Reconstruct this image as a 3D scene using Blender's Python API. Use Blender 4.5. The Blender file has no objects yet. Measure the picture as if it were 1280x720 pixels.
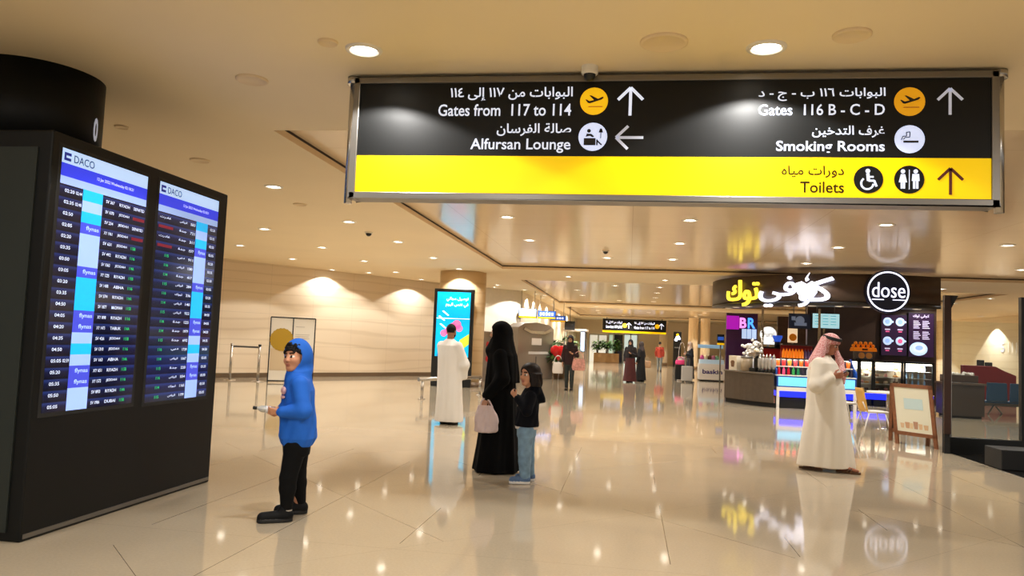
import bpy, bmesh, math, random
import numpy as np
from mathutils import Vector, Matrix
from math import sin, cos, tan, pi, radians, atan2, sqrt
random.seed(7)
SC = bpy.context.scene
COL = SC.collection

# ------------------------------------------------------------------ camera, world, exposure
FOC, EYE = 960.0, 1.45
_y, _p, _r = radians(8.8), radians(3.9), radians(2.4)
CF = Vector((-sin(_y)*cos(_p), cos(_y)*cos(_p), sin(_p)))
_r0 = Vector((cos(_y), sin(_y), 0)); _u0 = _r0.cross(CF)
CU = _u0*cos(_r) - _r0*sin(_r); CR = _r0*cos(_r) + _u0*sin(_r)
CP = Vector((0, 0, EYE))
cam = bpy.data.cameras.new('camera'); cam.lens = 36*FOC/1280; cam.sensor_width = 36; cam.clip_end = 300
camo = bpy.data.objects.new('camera', cam); COL.objects.link(camo)
camo.matrix_world = Matrix(((CR.x, CU.x, -CF.x, 0), (CR.y, CU.y, -CF.y, 0), (CR.z, CU.z, -CF.z, EYE), (0, 0, 0, 1)))
SC.camera = camo
vs = SC.view_settings
vs.view_transform = 'Standard'; vs.look = 'None'; vs.gamma = 1; vs.use_curve_mapping = False
vs.exposure = -0.28
SC.display_settings.display_device = 'sRGB'
W = bpy.data.worlds.new('World'); SC.world = W; W.use_nodes = True
bg = W.node_tree.nodes['Background']; bg.inputs[0].default_value = (1.0, .96, .9, 1); bg.inputs[1].default_value = .55
SC.cycles.max_bounces = 9; SC.cycles.diffuse_bounces = 6; SC.cycles.glossy_bounces = 4
SC.cycles.transmission_bounces = 6; SC.cycles.transparent_max_bounces = 12
SC.cycles.sample_clamp_indirect = 4.0; SC.cycles.use_denoising = True
SC.cycles.caustics_reflective = False; SC.cycles.caustics_refractive = False
SPOT_W = 215.0

def area(x, y, z, w, size):
    l = bpy.data.lights.new('unseen_fill_lamp', 'AREA'); l.energy = w; l.shape = 'DISK'; l.size = size; l.color = (1, .98, .94)
    o = bpy.data.objects.new('unseen_fill_lamp', l); COL.objects.link(o); o.location = (x, y, z)
for ax, ay in ((-4.5, 1.5), (-1.5, 1.8), (1.5, 1.8), (4.5, 2.0), (-4, -2), (0, -2), (4, -2)):  # soft fill lamps added out of view for front illumination
    area(ax, ay, 3.44, 75, .5)

# ------------------------------------------------------------------ pixel -> place helpers (photograph pixels of the 1280x720 frame)
def ray(u, v): return CF*FOC + CR*(u-640) - CU*(v-360)
def gz(u, v, z=0.0):
    d = ray(u, v); return CP + d*((z-EYE)/d.z)
def at(u, v, y):
    d = ray(u, v); return CP + d*(y/d.y)
def ax_(u, v, x):
    d = ray(u, v); return CP + d*(x/d.x)

# ------------------------------------------------------------------ materials
def lin(c):
    c = c/255.0
    return c/12.92 if c <= .04045 else ((c+.055)/1.055)**2.4
def rgb(r, g, b): return (lin(r), lin(g), lin(b), 1)
MATS = {}
def mat(name, col, rough=.5, metal=0, emit=0, ecol=None, noise=0, nscale=8, bump=0, bscale=60, trans=0, alpha=1, coat=0, spec=.5, sheen=0):
    if name in MATS: return MATS[name]
    m = bpy.data.materials.new(name); m.use_nodes = True; nt = m.node_tree
    b = nt.nodes['Principled BSDF']; c = rgb(*col)
    b.inputs['Base Color'].default_value = c; b.inputs['Roughness'].default_value = rough; b.inputs['Metallic'].default_value = metal
    b.inputs['Specular IOR Level'].default_value = spec
    if emit: b.inputs['Emission Color'].default_value = rgb(*(ecol or col)); b.inputs['Emission Strength'].default_value = emit
    if trans: b.inputs['Transmission Weight'].default_value = trans
    if alpha < 1: b.inputs['Alpha'].default_value = alpha
    if coat: b.inputs['Coat Weight'].default_value = coat; b.inputs['Coat Roughness'].default_value = .05
    if sheen: b.inputs['Sheen Weight'].default_value = sheen
    if noise or bump:
        tc = nt.nodes.new('ShaderNodeTexCoord')
    if noise:
        n = nt.nodes.new('ShaderNodeTexNoise'); n.inputs['Scale'].default_value = nscale; n.inputs['Detail'].default_value = 4
        nt.links.new(tc.outputs['Object'], n.inputs['Vector'])
        r = nt.nodes.new('ShaderNodeValToRGB')
        r.color_ramp.elements[0].position = .3; r.color_ramp.elements[1].position = .7
        r.color_ramp.elements[0].color = tuple(x*(1-noise) for x in c[:3])+(1,); r.color_ramp.elements[1].color = tuple(min(1, x*(1+noise)) for x in c[:3])+(1,)
        nt.links.new(n.outputs['Fac'], r.inputs['Fac']); nt.links.new(r.outputs['Color'], b.inputs['Base Color'])
    if bump:
        n2 = nt.nodes.new('ShaderNodeTexNoise'); n2.inputs['Scale'].default_value = bscale; n2.inputs['Detail'].default_value = 3
        nt.links.new(tc.outputs['Object'], n2.inputs['Vector'])
        bp = nt.nodes.new('ShaderNodeBump'); bp.inputs['Strength'].default_value = bump; bp.inputs['Distance'].default_value = .01
        nt.links.new(n2.outputs['Fac'], bp.inputs['Height']); nt.links.new(bp.outputs['Normal'], b.inputs['Normal'])
    MATS[name] = m; return m

def N(nt, t, **kw):
    n = nt.nodes.new(t)
    for k, v in kw.items(): setattr(n, k, v)
    return n
def mth(nt, op, a, b=None):
    n = N(nt, 'ShaderNodeMath', operation=op)
    for i, x in enumerate((a, b)):
        if x is None: continue
        if isinstance(x, (int, float)): n.inputs[i].default_value = x
        else: nt.links.new(x, n.inputs[i])
    return n.outputs[0]
def mixc(nt, f, a, b):
    n = N(nt, 'ShaderNodeMix', data_type='RGBA')
    for i, x in ((0, f), (6, a), (7, b)):
        if isinstance(x, (tuple, int, float)): n.inputs[i].default_value = x
        else: nt.links.new(x, n.inputs[i])
    return n.outputs[2]

def floor_material():
    m = bpy.data.materials.new('polished_stone'); m.use_nodes = True; nt = m.node_tree; b = nt.nodes['Principled BSDF']
    tc = N(nt, 'ShaderNodeTexCoord'); sx = N(nt, 'ShaderNodeSeparateXYZ'); nt.links.new(tc.outputs['Object'], sx.inputs[0])
    x, y = sx.outputs[0], sx.outputs[1]
    def line(v, per, off, w):
        t = mth(nt, 'ABSOLUTE', mth(nt, 'SUBTRACT', mth(nt, 'FRACT', mth(nt, 'DIVIDE', mth(nt, 'SUBTRACT', v, off), per)), .5))
        return mth(nt, 'GREATER_THAN', t, .5-w/per/2)
    d1 = mth(nt, 'ADD', x, y); d2 = mth(nt, 'SUBTRACT', y, x)
    lx = line(x, .93, -.61, .006); 
    ld1 = line(d1, 2.8, 1.40, .007); ld2 = line(d2, 2.8, 6.72, .005)
    ly = line(y, 2.79, 5.17, .004)
    n0 = N(nt, 'ShaderNodeTexNoise'); n0.inputs['Scale'].default_value = .45; n0.inputs['Detail'].default_value = 1
    nt.links.new(tc.outputs['Object'], n0.inputs['Vector'])
    gate = mth(nt, 'GREATER_THAN', n0.outputs['Fac'], .5)
    lines = mth(nt, 'MAXIMUM', mth(nt, 'MULTIPLY', mth(nt, 'MAXIMUM', lx, ld1), gate), mth(nt, 'MULTIPLY', mth(nt, 'MAXIMUM', ly, ld2), .45))
    n1 = N(nt, 'ShaderNodeTexNoise'); n1.inputs['Scale'].default_value = .6; n1.inputs['Detail'].default_value = 3
    n2 = N(nt, 'ShaderNodeTexNoise'); n2.inputs['Scale'].default_value = 55; n2.inputs['Detail'].default_value = 3
    for n in (n1, n2): nt.links.new(tc.outputs['Object'], n.inputs['Vector'])
    r = N(nt, 'ShaderNodeValToRGB'); e = r.color_ramp.elements
    e[0].position = .3; e[0].color = rgb(168, 154, 131); e[1].position = .72; e[1].color = rgb(188, 174, 150)
    f = mth(nt, 'ADD', mth(nt, 'MULTIPLY', n1.outputs['Fac'], .6), mth(nt, 'MULTIPLY', n2.outputs['Fac'], .4))
    nt.links.new(f, r.inputs[0])
    c = mixc(nt, mth(nt, 'MULTIPLY', lines, .75), r.outputs[0], rgb(70, 52, 36))
    nt.links.new(c, b.inputs['Base Color'])
    b.inputs['Roughness'].default_value = .06; b.inputs['IOR'].default_value = 1.52
    n3 = N(nt, 'ShaderNodeTexNoise'); n3.inputs['Scale'].default_value = 1.6
    nt.links.new(tc.outputs['Object'], n3.inputs['Vector'])
    bp = N(nt, 'ShaderNodeBump'); bp.inputs['Strength'].default_value = .04; bp.inputs['Distance'].default_value = .01
    nt.links.new(n3.outputs['Fac'], bp.inputs['Height']); nt.links.new(bp.outputs['Normal'], b.inputs['Normal'])
    return m

def marble_material(name, c0, c1, vein, px, pz, vs=.55):
    m = bpy.data.materials.new(name); m.use_nodes = True; nt = m.node_tree; b = nt.nodes['Principled BSDF']
    tc = N(nt, 'ShaderNodeTexCoord'); mp = N(nt, 'ShaderNodeMapping'); mp.inputs['Scale'].default_value = (.25, .25, 1.6)
    nt.links.new(tc.outputs['Object'], mp.inputs[0])
    wv = N(nt, 'ShaderNodeTexWave'); wv.bands_direction = 'Z'; wv.inputs['Scale'].default_value = .55; wv.inputs['Distortion'].default_value = 9; wv.inputs['Detail'].default_value = 4; wv.inputs['Detail Scale'].default_value = .8
    nt.links.new(mp.outputs[0], wv.inputs[0])
    n1 = N(nt, 'ShaderNodeTexNoise'); n1.inputs['Scale'].default_value = vs; n1.inputs['Detail'].default_value = 4
    nt.links.new(mp.outputs[0], n1.inputs[0])
    base = mixc(nt, n1.outputs['Fac'], rgb(*c0), rgb(*c1))
    r = N(nt, 'ShaderNodeValToRGB'); e = r.color_ramp.elements; e[0].position = 0; e[0].color = (.3, .3, .3, 1); e[1].position = .16; e[1].color = (0, 0, 0, 1)
    nt.links.new(wv.outputs['Fac'], r.inputs[0])
    c = mixc(nt, r.outputs[0], base, rgb(*vein))
    sx = N(nt, 'ShaderNodeSeparateXYZ'); nt.links.new(tc.outputs['Object'], sx.inputs[0])
    def line(v, per, w):
        t = mth(nt, 'ABSOLUTE', mth(nt, 'SUBTRACT', mth(nt, 'FRACT', mth(nt, 'DIVIDE', v, per)), .5)); return mth(nt, 'GREATER_THAN', t, .5-w/per/2)
    ln = mth(nt, 'MAXIMUM', line(sx.outputs[0], px, .006), line(sx.outputs[2], pz, .006))
    c = mixc(nt, mth(nt, 'MULTIPLY', ln, .35), c, rgb(90, 70, 45))
    nt.links.new(c, b.inputs['Base Color']); b.inputs['Roughness'].default_value = .28
    return m

def bay_material():
    m = mat('glossy_ceiling_panel', (236, 214, 180), rough=.16, spec=.6); nt = m.node_tree; b = nt.nodes['Principled BSDF']
    tc = N(nt, 'ShaderNodeTexCoord'); mp = N(nt, 'ShaderNodeMapping'); mp.inputs['Scale'].default_value = (.5, 1.1, 1)
    nt.links.new(tc.outputs['Object'], mp.inputs[0])
    n = N(nt, 'ShaderNodeTexNoise'); n.inputs['Scale'].default_value = 1.3; n.inputs['Detail'].default_value = 1
    nt.links.new(mp.outputs[0], n.inputs[0])
    bp = N(nt, 'ShaderNodeBump'); bp.inputs['Strength'].default_value = .12; bp.inputs['Distance'].default_value = .03
    nt.links.new(n.outputs['Fac'], bp.inputs['Height']); nt.links.new(bp.outputs['Normal'], b.inputs['Normal'])
    sx = N(nt, 'ShaderNodeSeparateXYZ'); nt.links.new(tc.outputs['Object'], sx.inputs[0])
    def line(v, per, w):
        t = mth(nt, 'ABSOLUTE', mth(nt, 'SUBTRACT', mth(nt, 'FRACT', mth(nt, 'DIVIDE', v, per)), .5)); return mth(nt, 'GREATER_THAN', t, .5-w/per/2)
    ln = mth(nt, 'MAXIMUM', line(sx.outputs[0], 2.97, .008), line(sx.outputs[1], 2.8, .008))
    nt.links.new(mixc(nt, mth(nt, 'MULTIPLY', ln, .4), rgb(236, 214, 180), rgb(150, 120, 86)), b.inputs['Base Color'])
    return m

def check_material(name, ca, cb, per):
    m = bpy.data.materials.new(name); m.use_nodes = True; nt = m.node_tree; b = nt.nodes['Principled BSDF']
    tc = N(nt, 'ShaderNodeTexCoord'); ck = N(nt, 'ShaderNodeTexVoronoi'); ck.inputs['Scale'].default_value = 1/per
    nt.links.new(tc.outputs['Object'], ck.inputs['Vector'])
    r = N(nt, 'ShaderNodeValToRGB'); r.color_ramp.interpolation = 'CONSTANT'; e = r.color_ramp.elements
    e[0].color = rgb(*ca); e[1].position = .42; e[1].color = rgb(*cb)
    nt.links.new(ck.outputs['Distance'], r.inputs[0]); nt.links.new(r.outputs[0], b.inputs['Base Color']); b.inputs['Roughness'].default_value = .8
    return m

WHITE = mat('white_paint', (232, 228, 220), .45)
BLACK = mat('black_lacquer', (16, 17, 16), .32)
BLACKM = mat('black_matte', (15, 15, 15), .7)
CHROME = mat('brushed_steel', (190, 186, 180), .25, 1)
GREYM = mat('grey_metal', (120, 116, 110), .38, .7)
LAMP = mat('lamp_glow', (255, 246, 228), .5, emit=18)
def glass_material():
    m = bpy.data.materials.new('clear_glass'); m.use_nodes = True; nt = m.node_tree; nt.nodes.clear()
    o = N(nt, 'ShaderNodeOutputMaterial'); t = N(nt, 'ShaderNodeBsdfTransparent'); t.inputs[0].default_value = (.93, .96, .95, 1)
    g = N(nt, 'ShaderNodeBsdfGlossy'); g.inputs['Roughness'].default_value = .03; x = N(nt, 'ShaderNodeMixShader'); f = N(nt, 'ShaderNodeFresnel'); f.inputs[0].default_value = 1.45
    nt.links.new(mth(nt, 'MULTIPLY', f.outputs[0], .6), x.inputs[0]); nt.links.new(t.outputs[0], x.inputs[1]); nt.links.new(g.outputs[0], x.inputs[2]); nt.links.new(x.outputs[0], o.inputs[0]); return m
GLASS = glass_material()
LETW = mat('lit_white', (225, 232, 255), .5, emit=1.3)
INK = mat('black_ink', (18, 14, 10), .6)

# ------------------------------------------------------------------ Arabic shaping (visual order, presentation forms)
_AR = {'ا': (0xFE8D, 2), 'إ': (0xFE87, 2), 'ب': (0xFE8F, 4), 'ة': (0xFE93, 2), 'ت': (0xFE95, 4), 'ج': (0xFE9D, 4), 'ح': (0xFEA1, 4), 'خ': (0xFEA5, 4),
       'د': (0xFEA9, 2), 'ر': (0xFEAD, 2), 'س': (0xFEB1, 4), 'ص': (0xFEB9, 4), 'غ': (0xFECD, 4), 'ف': (0xFED1, 4), 'ق': (0xFED5, 4), 'ك': (0xFED9, 4),
       'ل': (0xFEDD, 4), 'م': (0xFEE1, 4), 'ن': (0xFEE5, 4), 'ه': (0xFEE9, 4), 'و': (0xFEED, 2), 'ى': (0xFEEF, 2), 'ي': (0xFEF1, 4)}
def ar(s):
    out = []
    for i, c in enumerate(s):
        if c not in _AR: out.append(c); continue
        a, n = _AR[c]
        p = s[i-1] if i else ' '; q = s[i+1] if i+1 < len(s) else ' '
        jp = p in _AR and _AR[p][1] == 4; jn = q in _AR and n == 4
        out.append(chr(a + (3 if jp and jn else 1 if jp else 2 if jn else 0)))
    out = out[::-1]; res = []; run = []
    for c in out:
        if c in '٠١٢٣٤٥٦٧٨٩': run.insert(0, c)
        else: res += run; run = []; res.append(c)
    return ''.join(res+run)
_TC = {}
def text_geo(s, bold=0.02):
    k = (s, bold)
    if k not in _TC:
        c = bpy.data.curves.new('t', 'FONT'); c.body = s; c.offset = bold; c.resolution_u = 3
        o = bpy.data.objects.new('t', c); COL.objects.link(o)
        me = bpy.data.meshes.new_from_object(o.evaluated_get(bpy.context.evaluated_depsgraph_get()))
        v = np.array([tuple(p.co)[:2] for p in me.vertices]) if len(me.vertices) else np.zeros((1, 2))
        f = [tuple(p.vertices) for p in me.polygons]
        bpy.data.objects.remove(o); bpy.data.curves.remove(c); bpy.data.meshes.remove(me)
        _TC[k] = (v, f)
    return _TC[k]

# ------------------------------------------------------------------ mesh builder (world coordinates; build() moves them into the parent's frame)
WM = {}
class MB:
    def __init__(s): s.v, s.f, s.m, s.sm, s.mats = [], [], [], [], []
    def mi(s, m):
        if m not in s.mats: s.mats.append(m)
        return s.mats.index(m)
    def add(s, vs, fs, m, smooth=False):
        o = len(s.v); s.v += [tuple(p) for p in vs]; i = s.mi(m)
        for f in fs: s.f.append([o+k for k in f]); s.m.append(i); s.sm.append(smooth)
        return s
    def box(s, c, d, m, rz=0, taper=1.0):
        cx, cy, cz = c; hx, hy, hz = d[0]/2, d[1]/2, d[2]/2; ca, sa = cos(rz), sin(rz); vs = []
        for z, t in ((-hz, 1), (hz, taper)):
            for x, y in ((-hx, -hy), (hx, -hy), (hx, hy), (-hx, hy)):
                x *= t; y *= t
                vs.append((cx+x*ca-y*sa, cy+x*sa+y*ca, cz+z))
        return s.add(vs, [(3, 2, 1, 0), (4, 5, 6, 7), (0, 1, 5, 4), (1, 2, 6, 5), (2, 3, 7, 6), (3, 0, 4, 7)], m)
    def bb(s, x0, x1, y0, y1, z0, z1, m): return s.box(((x0+x1)/2, (y0+y1)/2, (z0+z1)/2), (x1-x0, y1-y0, z1-z0), m)
    def cyl(s, a, b, r0, m, r1=None, n=16, smooth=True, caps=True):
        a, b = Vector(a), Vector(b); r1 = r0 if r1 is None else r1; d = (b-a).normalized()
        e = d.orthogonal().normalized(); g = d.cross(e); vs = []
        for p, r in ((a, r0), (b, r1)):
            for k in range(n): t = 2*pi*k/n; vs.append(p+(e*cos(t)+g*sin(t))*r)
        s.add(vs, [(k, (k+1) % n, n+(k+1) % n, n+k) for k in range(n)], m, smooth)
        if caps:
            s.add(vs[:n], [tuple(range(n))[::-1]], m); s.add(vs[n:], [tuple(range(n))], m)
        return s
    def tube(s, pts, r, m, n=8):
        for a, b in zip(pts, pts[1:]): s.cyl(a, b, r, m, n=n)
        for p in pts[1:-1]: s.ball(p, (r, r, r), m, 6)
        return s
    def lathe(s, prof, c, m, n=24, a0=0, a1=2*pi, smooth=True):
        full = abs(a1-a0-2*pi) < 1e-6; k = n if full else n+1; vs = []
        for r, z in prof:
            for i in range(k): t = a0+(a1-a0)*i/n; vs.append((c[0]+r*cos(t), c[1]+r*sin(t), c[2]+z))
        fs = []
        for j in range(len(prof)-1):
            for i in range(n):
                i2 = (i+1) % k; fs.append((j*k+i, j*k+i2, (j+1)*k+i2, (j+1)*k+i))
        return s.add(vs, fs, m, smooth)
    def ball(s, c, r, m, n=12):
        vs = []; fs = []; h = max(4, n//2+1)
        for j in range(h+1):
            p = pi*j/h
            for i in range(n): t = 2*pi*i/n; vs.append((c[0]+r[0]*sin(p)*cos(t), c[1]+r[1]*sin(p)*sin(t), c[2]-r[2]*cos(p)))
        for j in range(h):
            for i in range(n): fs.append((j*n+i, j*n+(i+1) % n, (j+1)*n+(i+1) % n, (j+1)*n+i))
        return s.add(vs, fs, m, True)
    def prism(s, poly, o, ex, ey, dep, m):
        """poly in (ex, ey) from o, thickened along dep."""
        o, ex, ey, dep = Vector(o), Vector(ex), Vector(ey), Vector(dep); n = len(poly)
        a = [o+ex*x+ey*y for x, y in poly]; b = [p+dep for p in a]
        fs = [tuple(range(n)), tuple(range(2*n-1, n-1, -1))]+[(k, n+k, n+(k+1) % n, (k+1) % n) for k in range(n)]
        return s.add(a+b, fs, m)
    def disc(s, o, ex, ey, r, m, dep=(0, 0, 0), n=28):
        p = [(r*cos(2*pi*k/n), r*sin(2*pi*k/n)) for k in range(n)]
        return s.prism(p, o, ex, ey, dep, m)
    def fit(s, t, o, ex, ey, x0, x1, y0, y1, m, bold=.02, dep=None):
        """text filling the rectangle x0..x1, y0..y1 of the plane o, ex, ey"""
        v, f = text_geo(t, bold); o, ex, ey = Vector(o), Vector(ex), Vector(ey)
        lo = v.min(0); hi = v.max(0); w = np.maximum(hi-lo, 1e-6)
        q = (v-lo)/w
        vs = [o+ex*(x0+(x1-x0)*a)+ey*(y0+(y1-y0)*b) for a, b in q]
        if not dep: return s.add(vs, f, m)
        dp = Vector(dep); s.add([p+dp for p in vs], f, m)
        ed = {}
        for g in f:
            for a, b in zip(g, g[1:]+g[:1]): ed[(a, b)] = 1
        side = [(a, b) for a, b in ed if (b, a) not in ed]
        n = len(vs)
        return s.add(vs+[p+dp for p in vs], [(a, b, n+b, n+a) for a, b in side], m)
    def build(s, name, parent=None, bevel=0, loc=None):
        me = bpy.data.meshes.new(name); o = bpy.data.objects.new(name, me); COL.objects.link(o)
        if parent is not None:
            o.parent = parent; inv = WM[parent.name].inverted(); WM[o.name] = WM[parent.name].copy()
        else:
            if loc is None:
                a = np.array(s.v); loc = ((a[:, 0].min()+a[:, 0].max())/2, (a[:, 1].min()+a[:, 1].max())/2, a[:, 2].min())
            M = Matrix.Translation(loc); o.matrix_world = M; WM[o.name] = M; inv = M.inverted()
        me.from_pydata([inv @ Vector(p) for p in s.v], [], s.f)
        for m in s.mats: me.materials.append(m)
        me.polygons.foreach_set('material_index', s.m); me.polygons.foreach_set('use_smooth', s.sm)
        me.update()
        bm = bmesh.new(); bm.from_mesh(me); bmesh.ops.remove_doubles(bm, verts=bm.verts, dist=1e-5)
        if not getattr(s, 'flat', False): bmesh.ops.recalc_face_normals(bm, faces=bm.faces)
        bm.to_mesh(me); bm.free()
        if bevel:
            b = o.modifiers.new('bevel', 'BEVEL'); b.width = bevel; b.segments = 2; b.limit_method = 'ANGLE'
        return o
def tag(o, label, cat, group=None):
    o['label'] = label; o['category'] = cat
    if group: o['group'] = group
    return o
def thing(name, label, cat, loc=(0, 0, 0), rz=0, group=None):
    o = bpy.data.objects.new(name, None); COL.objects.link(o); o.empty_display_size = .1
    M = Matrix.Translation(loc) @ Matrix.Rotation(rz, 4, 'Z'); o.location = loc; o.rotation_euler = (0, 0, rz); WM[o.name] = M
    return tag(o, label, cat, group)
def struct(mb, name, **k):
    o = mb.build(name, loc=(0, 0, 0), **k); o['kind'] = 'structure'; return o
def solo(mb, name, label, cat, group=None, **k): return tag(mb.build(name, **k), label, cat, group)
def dup(o, loc, rz=None, label=None, group=None):
    c = o.copy(); COL.objects.link(c); c.location = loc
    if rz is not None: c.rotation_euler = (0, 0, rz)
    if label: c['label'] = label
    if group: c['group'] = group
    for ch in list(o.children):
        d = ch.copy(); COL.objects.link(d); d.parent = c
        for g in list(ch.children):
            e = g.copy(); COL.objects.link(e); e.parent = d
    WM[c.name] = Matrix.Translation(loc) @ Matrix.Rotation(rz or 0, 4, 'Z')
    return c
ORD = 'first second third fourth fifth sixth seventh eighth ninth tenth eleventh twelfth thirteenth fourteenth fifteenth sixteenth seventeenth eighteenth nineteenth twentieth'.split()
EX, EY, EZ = Vector((1, 0, 0)), Vector((0, 1, 0)), Vector((0, 0, 1))

# ================================================================== the setting
FLOOR = floor_material()
struct(MB().bb(-30, 30, -9, 75, -.2, 0, FLOOR), 'floor')
CEIL = mat('ceiling_paint', (244, 226, 190), .6, noise=.03, nscale=.5)
CEILF = mat('ceiling_fascia', (228, 204, 166), .45); GAP = mat('painted_gap_shade', (52, 36, 24), .7)  # GAP paints the shade of the edge slot as a dark strip
BAY = bay_material()
BZ = 3.6
BAYS = [(-3.68, 11.5, 7.3, 21.8), (-3.68, 11.5, 25.6, 40.4), (-3.68, 11.5, 44.0, 58.0)]
c = MB()
def quad(x0, x1, y0, y1, z, m): c.add([(x0, y0, z), (x0, y1, z), (x1, y1, z), (x1, y0, z)], [(0, 1, 2, 3)], m)
yb = [-9, 7.3, 21.8, 25.6, 40.4, 44, 58, 75]
for i in range(7):
    a, b = yb[i], yb[i+1]
    if i % 2 == 0: quad(-30, 30, a, b, 3.5, CEIL)
    else: quad(-30, -3.68, a, b, 3.5, CEIL); quad(11.5, 30, a, b, 3.5, CEIL); quad(-3.68, 11.5, a, b, BZ, BAY)
for x0, x1, y0, y1 in BAYS:
    for (ax, ay), (bx, by) in (((x0, y0), (x0, y1)), ((x0, y1), (x1, y1)), ((x1, y1), (x1, y0)), ((x1, y0), (x0, y0))):
        for z0, z1, m in ((3.5, BZ-.03, CEILF), (BZ-.03, BZ, GAP)):
            c.add([(ax, ay, z0), (bx, by, z0), (bx, by, z1), (ax, ay, z1)], [(0, 1, 2, 3)], m)
quad(-30, 30, -9, 75, 3.95, CEILF)
c.flat = True
struct(c, 'ceiling')

def wall(name, p0, p1, h, m, thick=.2, z0=0, extra=None):
    p0, p1 = Vector((*p0, 0)), Vector((*p1, 0)); L = (p1-p0).length; a = atan2(p1.y-p0.y, p1.x-p0.x)
    mb = MB().bb(0, L, 0, thick, z0, z0+h, m)
    if extra: extra(mb, L)
    o = mb.build(name, loc=(0, 0, 0)); M = Matrix.Translation(p0) @ Matrix.Rotation(a, 4, 'Z'); o.matrix_world = M; WM[o.name] = M
    o['kind'] = 'structure'; return o
MARBLE = marble_material('cream_marble', (226, 213, 190), (212, 192, 164), (182, 160, 128), 1.55, .98)
BEIGE = marble_material('beige_stone', (242, 230, 204), (232, 216, 184), (214, 194, 156), 2.2, 1.1)
WHITEW = mat('white_wall', (232, 222, 204), .5, noise=.03)
SKIRT = mat('steel_skirting', (116, 98, 78), .35, .5)
WL0, WL1 = (-16.95, 13.27), (-6.76, 28.84)
wall('wall_left', WL0, WL1, 3.5, MARBLE)
wn = Vector((WL1[1]-WL0[1], WL0[0]-WL1[0], 0)).normalized()*.02
wall('baseboard_left', (WL0[0]+wn.x, WL0[1]+wn.y), (WL1[0]+wn.x, WL1[1]+wn.y), .14, SKIRT, .02)
wall('wall_front_left', (-6.76, 28.84), (-4.45, 31.4), 3.5, WHITEW)
wall('wall_corridor_left', (-4.45, 31.4), (-4.45, 66), 3.5, mat('corridor_wall', (228, 212, 184), .5, noise=.05))
wall('wall_far', (-12, 66), (17.2, 66), 3.5, mat('far_wall', (240, 224, 194), .4, noise=.05, nscale=.5))
wall('wall_right', (17, 46), (17, 8), 3.5, BEIGE)
wall('wall_back_right', (9.2, 46), (17, 46), 3.5, BEIGE)
BROWN = mat('dark_brown_panel', (62, 44, 34), .35, noise=.15, nscale=3)
wall('wall_shop', (5.55, 25.4), (9.35, 25.4), 3.3, BROWN)

# lit glazing, a glowing stretch of lit wall and the door at the far end
def farwin(name, u0, u1, v0, v1, col, e):
    a, b = at(u0, v0, 65.9), at(u1, v1, 65.9); z0 = max(0, b.z)
    m = mat('lit_pane_'+name, col, .3, emit=e); fr = mat('alu_frame', (190, 186, 174), .4, .5)
    mb = MB().bb(a.x, b.x, 65.93, 65.98, z0, a.z, m)
    for x in np.linspace(a.x, b.x, 3): mb.bb(x-.05, x+.05, 65.86, 65.96, z0, a.z, fr)
    mb.bb(a.x, b.x, 65.86, 65.96, a.z-.1, a.z, fr)
    struct(mb, name)
farwin('glowing_wall_1', 737, 758, 417, 455, (230, 226, 208), .85)  # white lit wall, its brightness put in as a glowing pane
farwin('window_2', 761, 772, 417, 455, (186, 210, 186), .8)
farwin('window_3', 780, 796, 417, 455, (210, 228, 222), .9)
a = at(773, 425, 65.8)
mb = MB().bb(a.x-.35, a.x+.35, 65.8, 65.97, 0, 2.3, mat('dark_door', (40, 42, 52), .3)); mb.box((a.x+.25, 65.75, 1.05), (.04, .08, .3), CHROME)
struct(mb, 'door_1')
# fluted beige columns of the far right part of the hall
for i, u in enumerate((829, 866, 881)):
    a = at(u, 440, 62 if i < 1 else 54)
    r = .3; prof = []
    mb = MB(); n = 40
    poly = [((r+.02*(k % 2))*cos(2*pi*k/n), (r+.02*(k % 2))*sin(2*pi*k/n)) for k in range(n)]
    mb.prism(poly, (a.x, a.y, 0), EX, EY, (0, 0, 3.5), mat('fluted_plaster', (236, 214, 176), .5))
    mb.cyl((a.x, a.y, 0), (a.x, a.y, .2), r+.06, mat('column_foot', (150, 120, 84), .4), n=24)
    solo(mb, 'column', '%s beige fluted column from the left at the far end of the hall' % ORD[i], 'column')

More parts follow.
